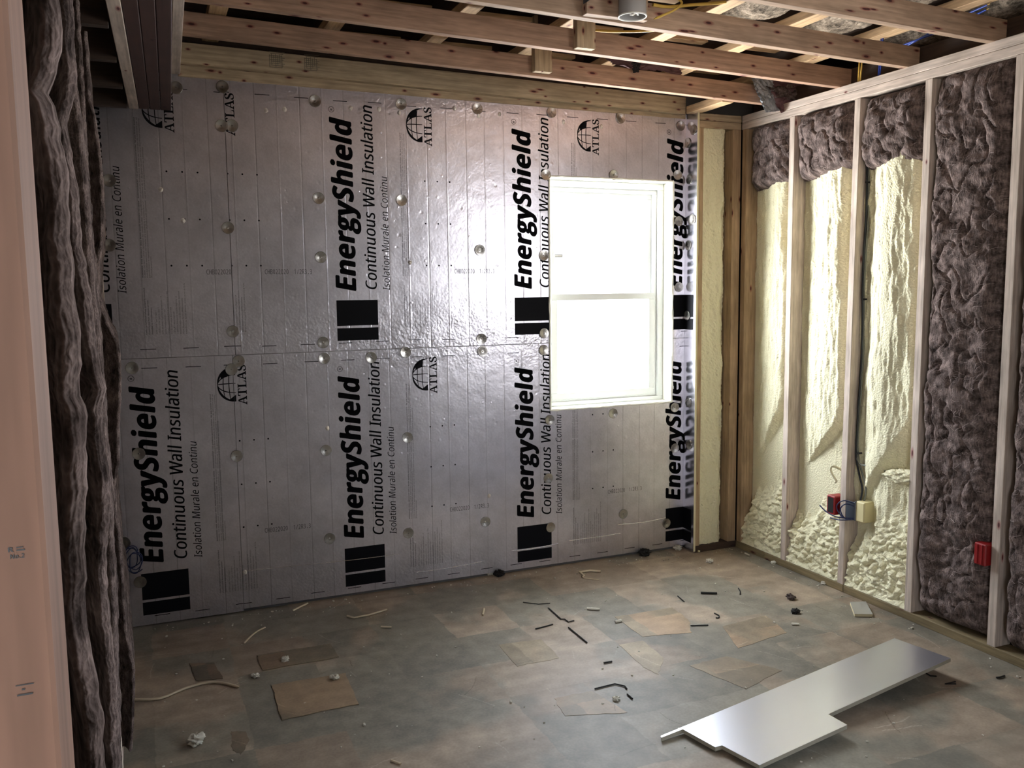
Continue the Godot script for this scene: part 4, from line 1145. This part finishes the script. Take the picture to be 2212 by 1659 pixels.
# ------------------------------------------------------------------ the floor and what lies on it
func floor_and_debris() -> void:
	var b := buf()
	var u := func(p: Vector3) -> Vector2: return Vector2(p.x + 1.6, p.z + 0.2)
	poly(b, [Vector3(-3.6, 0, -0.1), Vector3(2.4, 0, -0.1), Vector3(2.4, 0, 6.7), Vector3(-3.6, 0, 6.7)], Vector3.UP, [Vector2(-2.0, 0.1), Vector2(4.0, 0.1), Vector2(4.0, 6.9), Vector2(-2.0, 6.9)])
	var fl := struct("floor", done(b), mat.floor)
	obj("slab", bar(Vector3(6.0, 0.1, 6.8), 0.0), mat.masonry, fl).position = Vector3(-0.6, -0.0505, 3.3)
	var tiles: Array = [["tile_pale",[[0.070,0.860],[0.262,0.880],[0.248,1.090],[0.055,1.090]],0.0012],["tile_pale",[[0.676,0.786],[0.981,0.793],[0.964,0.960],[0.887,1.086],[0.671,1.036]],0.0012],["tile_pale",[[0.532,1.075],[0.648,1.073],[0.637,1.263],[0.531,1.385],[0.515,1.306]],0.0012],["tile_warm",[[0.688,1.368],[0.879,1.356],[0.994,1.555],[0.762,1.630]],0.0012],["tile_warm",[[0.073,1.404],[0.229,1.405],[0.266,1.610],[0.051,1.539]],0.0012],["tile_warm",[[1.055,1.084],[1.317,1.058],[1.267,1.259],[0.969,1.309]],0.0012],["tile_mid",[[-0.892,0.549],[-0.586,0.554],[-0.583,0.706],[-0.889,0.708]],0.0034],["tile_mid",[[-0.874,0.860],[-0.590,0.870],[-0.600,1.150],[-0.877,1.158]],0.0030],["tile_dark",[[-1.050,1.166],[-1.003,1.187],[-1.000,1.258],[-1.034,1.342],[-1.059,1.298]],0.0008],["tile_dark",[[-1.155,0.515],[-1.062,0.550],[-1.040,0.720],[-1.140,0.700]],0.0030]]
	for t in tiles:
		var out := []
		for p in t[1]: out.append(Vector2(p[0], p[1]))
		na.seed = rng.randi() % 1000
		var rag := []
		for k in out.size():       # the pieces have slightly ragged edges
			var p: Vector2 = out[k]
			var q: Vector2 = out[(k + 1) % out.size()]
			for e in 8: rag.append(p.lerp(q, e / 8.0) + Vector2(na.get_noise_1d(k * 90.0 + e * 37.0), na.get_noise_1d(k * 90.0 + e * 41.0 + 300.0)) * 0.006)
		obj("floor_tile", done(prism(rag, 0.0002, t[2])), mat[t[0]], fl)
	# the offcut of foil board
	var cut := [Vector2(0.0081,1.8214),Vector2(1.2470,1.6248),Vector2(1.2861,1.8620),Vector2(0.5853,1.9704),Vector2(0.5896,2.0543),Vector2(0.1825,2.1122),Vector2(0.1505,1.9640),Vector2(0.1243,1.9633),Vector2(0.0965,1.8191),Vector2(0.0043,1.8306)]
	var o := thing("foil_board_offcut", "long notched silver offcut of foil board lying on the floor in front", "insulation board", Vector3(0.26, 0.0015, 1.8))
	o.rotation.z = 0.045
	var m := obj("foam_core", done(prism(cut, 0.0, 0.0135)), mat.old_edge, o)
	m.position = Vector3(0, 0.0, -1.8)
	m = obj("foil_face", done(prism(cut, 0.0137, 0.0143)), mat.foil_scrap, o)
	m.position = Vector3(0, 0.0, -1.8)
	var prop := thing("wood_scrap", "short wood scrap hidden under the right end of the long foil offcut", "scrap", Vector3(1.36, 0.0245, 1.72))
	obj("block", bar(Vector3(0.10, 0.049, 0.09)), mat.scrap_wood, prop)
	o = thing("foil_board_tile", "small square offcut of foil board lying against the right-hand floor plate", "insulation board", Vector3(1.755, 0.001, 1.185))
	var sq := [Vector2(0.010, -0.075), Vector2(-0.085, 0.052), Vector2(-0.012, 0.088), Vector2(0.083, -0.050)]
	obj("foam_core", done(prism(sq, 0.0, 0.0125)), mat.foam_edge, o)
	obj("foil_face", done(prism(sq, 0.0126, 0.0132)), mat.foil_scrap, o)
	# slivers, staples and tufts
	var bits: Array = [["wood_sliver","long curved pale strip reaching from the left partition across the floor","sliver","",0.0060,[[-1.358,0.780],[-1.273,0.810],[-1.182,0.759],[-1.097,0.741],[-1.040,0.775],[-0.994,0.831]],"scrap_wood",1],["wood_sliver","bent pale stick lying along the foil wall, left of the middle","sliver","",0.0060,[[-0.453,0.269],[-0.429,0.306],[-0.351,0.297],[-0.263,0.265]],"scrap_wood",0],["wood_sliver","thin curved sliver between the long strip and the foil wall","sliver","",0.0040,[[-0.927,0.396],[-0.897,0.337],[-0.862,0.284],[-0.821,0.249]],"scrap_wood",1],["wood_sliver","short straight sliver tucked against the foot of the foil wall","sliver","",0.0050,[[-0.673,0.090],[-0.592,0.019]],"scrap_wood",0],["wood_sliver","short pale sliver right of the bent stick","sliver","",0.0050,[[-0.342,0.462],[-0.300,0.487]],"scrap_wood",0],["wood_sliver","tiny pale sliver upright left of the two parallel dark sticks","sliver","",0.0050,[[0.128,0.516],[0.162,0.446]],"scrap_wood",0],["wood_sliver","pale sliver leaning by the corner stud of the foam bay","sliver","",0.0070,[[1.597,0.118],[1.722,-0.006]],"foam_edge",0],["wood_sliver","pale splinter lying flat below the window, longest of three","sliver","",0.0070,[[0.824,0.159],[0.879,0.159],[0.921,0.195]],"scrap_wood",0],["wood_sliver","pale splinter crossing the longest one below the window","sliver","",0.0060,[[0.820,0.149],[0.815,0.213],[0.792,0.235]],"scrap_wood",0],["wood_sliver","thin pale splinter pointing right below the window","sliver","",0.0030,[[0.793,0.244],[0.854,0.304]],"scrap_wood",0],["foam_stick","white stick of foam lying in the middle of the floor","foam scrap","",0.0070,[[0.603,0.649],[0.651,0.684]],"crumb",0],["foam_stick","short white stick of foam right of the middle stick","foam scrap","",0.0070,[[0.642,0.850],[0.675,0.847]],"crumb",0],["foam_stick","white stick of foam in front of the dark tufts","foam scrap","",0.0060,[[1.346,1.196],[1.372,1.214]],"crumb",0],["foam_stick","thin pale stick lying under the corner bay","foam scrap","",0.0060,[[1.820,0.251],[1.814,0.296]],"crumb",0],["dark_splinter","long straight dark splinter in the middle of the floor","splinter","",0.0036,[[0.423,0.816],[0.419,1.001]],"scrap_dark",0],["dark_splinter","zigzag dark splinter above the long straight one","splinter","",0.0034,[[0.444,0.562],[0.436,0.713],[0.451,0.720],[0.452,0.758],[0.482,0.753]],"scrap_dark",0],["dark_splinter","dark splinter broken in pieces left of the zigzag one","splinter","",0.0032,[[0.282,0.770],[0.339,0.761],[0.375,0.753]],"scrap_dark",0],["dark_splinter","thin dark twig nearest the foil wall","splinter","",0.0024,[[0.366,0.438],[0.423,0.492],[0.479,0.504]],"scrap_dark",0],["dark_splinter","bent dark splinter near the front of the floor","splinter","",0.0034,[[0.243,1.400],[0.333,1.394],[0.358,1.427],[0.353,1.450]],"scrap_dark",0],["dark_splinter","stubby dark splinter at the end of the bent front one","splinter","",0.0032,[[0.333,1.487],[0.332,1.527]],"scrap_dark",0],["dark_splinter","thick dark stick on the floor before the corner bay","splinter","",0.0065,[[1.213,0.692],[1.281,0.731]],"scrap_dark",0],["dark_splinter","dark splinter left of the thick dark stick","splinter","",0.0032,[[1.088,0.678],[1.073,0.756]],"scrap_dark",0],["dark_splinter","thin dark splinter in line with the tip of the hooked one","splinter","",0.0032,[[0.928,1.023],[1.003,1.051]],"scrap_dark",0],["dark_hook","hooked dark scrap between the thick stick and the thin splinter","splinter","",0.0032,[[1.114,0.941],[1.116,0.974],[1.097,0.997],[1.086,0.991]],"scrap_dark",1],["dark_splinter","small upright dark curl right of the thick dark stick","splinter","",0.0032,[[1.426,0.708],[1.405,0.751],[1.380,0.783]],"scrap_dark",1],["bent_staple","bent dark staple beside the right end of the foil offcut","staple","",0.0030,[[1.506,1.922],[1.470,1.906],[1.521,1.907]],"scrap_dark",0],["bent_staple","dark staple touching the shadow of the foil offcut","staple","",0.0040,[[1.477,1.812],[1.475,1.833],[1.492,1.846]],"scrap_dark",0],["bent_staple","dark staple nearest the right edge of the photo","staple","",0.0040,[[1.689,1.948],[1.705,1.951],[1.732,1.949]],"scrap_dark",0],["dark_splinter","short dark splinter in the middle foreground","splinter","",0.0040,[[0.385,1.211],[0.422,1.213]],"scrap_dark",0],["wood_sliver","thin pale sliver at the very front of the floor","sliver","",0.0040,[[-0.594,1.582],[-0.571,1.614]],"scrap_wood",0]]
	for t in bits:
		var pts := []
		var r: float = t[4]
		for p in t[5]: pts.append(Vector3(p[0], r * 0.9 + 0.0005, p[1]))
		var k := thing(t[0], t[1], t[2], pts[0], t[3])
		var bb := buf()
		tube_into(bb, smooth_path(pts, 3) if t[7] else pts, r, 6, 0.75)
		var s := obj("shaft", done(bb), mat[t[6]], k)
		s.position = -k.position
	for t in [[["wool_tuft","grey tuft of wool on the floor, farther of two","tuft",0.0200,1.566,0.933,"batt"],["wool_tuft","dark tuft of wool on the floor, nearer of two","tuft",0.0180,1.460,1.087,"scrap_dark"],["dark_clod","dark clod against the foot of the foil wall, under the window block print","clod",0.0260,0.410,0.017,"scrap_dark"],["foam_chip","white chip of foam at the foot of the foil wall beside the dark clod","foam scrap",0.0220,0.373,-0.025,"crumb"],["dark_clod","dark crumbs heaped at the foot of the foil wall near the corner","clod",0.0300,1.295,0.026,"scrap_dark"],["foam_chip","pale chip of foam in the corner of the foil wall","foam scrap",0.0220,1.527,0.016,"crumb"],["foam_chip","whitish flake on the floor in the left foreground","foam scrap",0.0260,-1.167,1.203,"crumb"],["foam_chip","white pebble of foam by the bent dark splinter","foam scrap",0.0120,0.276,1.506,"crumb"],["foam_chip","pale chip on the single raised floor tile","foam scrap",0.0160,-0.792,0.650,"crumb"],["foam_chip","pale chip midway between raised tile and left strip","foam scrap",0.0140,-0.922,0.757,"crumb"],["foam_chip","white flake before the corner bay of yellow foam","foam scrap",0.0180,1.548,0.293,"crumb"],["foam_chip","white crumb against the floor plate under the first stud","foam scrap",0.0140,1.848,0.460,"crumb"],["foam_chip","white crumb against the floor plate under the red outlet box","foam scrap",0.0140,1.860,0.832,"crumb"],["foam_chip","pale chip on the dark floor right of the raised tile","foam scrap",0.0160,-0.639,0.903,"crumb"]]][0]:
		na.seed = rng.randi() % 1000
		var rr: float = t[3]
		var f := func(u2: float, v: float) -> Vector3:
			var d := Vector3(cos(u2 * TAU) * sin(v * PI), cos(v * PI), sin(u2 * TAU) * sin(v * PI))
			return d * Vector3(rr, rr * 0.6, rr) * (1.0 + 0.7 * na.get_noise_3dv(d * 150.0) + 0.4 * na.get_noise_3dv(d * 600.0))
		var k := thing(t[0], t[1], t[2], Vector3(t[4], rr * 0.5, t[5]))
		obj("clump", grid(20, 14, f, Vector3.UP, 0.1, 0.1), mat[t[6]], k)
	# crumbs of foam and sawdust, past counting
	var mm := MultiMesh.new()
	mm.transform_format = MultiMesh.TRANSFORM_3D
	mm.mesh = bar(Vector3(0.008, 0.004, 0.005), 0.001)
	mm.instance_count = 420
	for k in 420:
		var x := rng.randf_range(-1.3, 1.84)
		var z := rng.randf_range(0.03, 2.6)
		if rng.randf() < 0.35: z = 0.03 + absf(rng.randfn(0.0, 0.08))
		if rng.randf() < 0.2: x = 1.84 - absf(rng.randfn(0.0, 0.10))
		var s := rng.randf_range(0.25, 1.1) * (1.0 if rng.randf() < 0.9 else 1.7)
		mm.set_instance_transform(k, Transform3D(Basis(Vector3.UP, rng.randf() * TAU).scaled(Vector3(s, s, s)), Vector3(x, 0.0022 * s, z)))
	var cr := MultiMeshInstance3D.new()
	cr.name = "floor_crumbs"
	cr.multimesh = mm
	cr.material_override = mat.crumb
	add_child(cr)
	tag(cr, "pale crumbs of foam and sawdust scattered all over the floor", "crumbs")
	cr.set_meta("kind", "stuff")

func shell() -> void:     # the rest of the storey, behind and beside the camera
	var b := buf()
	for r in [[-3.6, -2.9, -0.05, 3.0], [-2.9, -1.75, -0.05, 0.3], [-2.9, -1.75, 2.3, 3.0], [-1.75, 2.4, -0.05, 3.0]]:
		bar_into(b, Vector3(r[1] - r[0], r[3] - r[2], 0.12), 0.0, Vector3((r[0] + r[1]) * 0.5, (r[2] + r[3]) * 0.5, 6.66))
	struct("wall_rear", done(b), mat.drywall)
	struct("wall_far_left", bar(Vector3(0.1, 3.05, 6.9), 0.0), mat.drywall).position = Vector3(-3.56, 1.475, 3.27)

func daylight(called: String, at: Vector3, towards: Vector3, size: Vector2, energy: float, colour: Color) -> void:
	var l := AreaLight3D.new()
	l.name = called
	l.area_size = size
	l.area_normalize_energy = true
	l.light_energy = energy
	l.light_color = colour
	l.shadow_enabled = true
	l.area_range = 14.0
	l.transform = Transform3D(Basis.looking_at(towards, Vector3.UP), at)
	add_child(l)

func _ready() -> void:
	# ---- camera
	var cam := Camera3D.new()
	cam.name = "camera"
	cam.position = Vector3(-1.25349, 1.50458, 4.20793)
	cam.rotation_degrees = Vector3(-6.12127, -22.67806, -0.70088)
	cam.fov = 47.312
	cam.near = 0.02
	cam.current = true
	add_child(cam)
	# ---- sky, exposure
	var env := Environment.new()
	env.background_mode = Environment.BG_SKY
	var sky := ProceduralSkyMaterial.new()
	sky.sky_top_color = Color(0.86, 0.92, 1.0)
	sky.sky_horizon_color = Color(1, 1, 1)
	sky.ground_horizon_color = Color(1, 1, 1)
	sky.ground_bottom_color = Color(0.93, 0.93, 0.93)
	sky.sky_energy_multiplier = 2.6
	sky.ground_energy_multiplier = 2.6
	env.sky = Sky.new()
	env.sky.sky_material = sky
	env.tonemap_mode = Environment.TONE_MAPPER_LINEAR
	env.tonemap_exposure = 1.36
	env.sdfgi_enabled = true
	env.ssao_enabled = true
	env.ssil_enabled = true
	var we := WorldEnvironment.new()
	we.name = "world"
	we.environment = env
	add_child(we)
	# ---- daylight through the three openings
	daylight("window_1_daylight", Vector3(1.106, 1.477, -0.175), Vector3.BACK, Vector2(0.76, 1.22), 5.8, Color(0.95, 0.975, 1.0))
	daylight("window_1_ground_light", Vector3(0.9, -0.4, -2.3), Vector3(0.0, 0.85, 1.0), Vector2(4.0, 2.2), 85.0, Color(1.0, 0.985, 0.96))   # bright ground outside
	daylight("window_2_daylight", Vector3(2.95, 1.85, 7.0), Vector3(-1.10, -0.25, -3.25), Vector2(1.6, 1.6), 3.2, Color(0.97, 0.96, 1.0))
	daylight("window_3_daylight", Vector3(-2.32, 1.30, 6.74), Vector3.FORWARD, Vector2(1.10, 1.95), 0.55, Color(1.0, 0.96, 0.92))
	# ---- the place
	rng.seed = 7
	na.noise_type = FastNoiseLite.TYPE_SIMPLEX_SMOOTH
	nb.noise_type = FastNoiseLite.TYPE_SIMPLEX_SMOOTH
	na.fractal_octaves = 2
	nb.fractal_octaves = 2
	materials()
	floor_and_debris()
	back_wall()
	window_unit()
	right_wall()
	left_wall()
	shell()
	overhead()
	outlets()
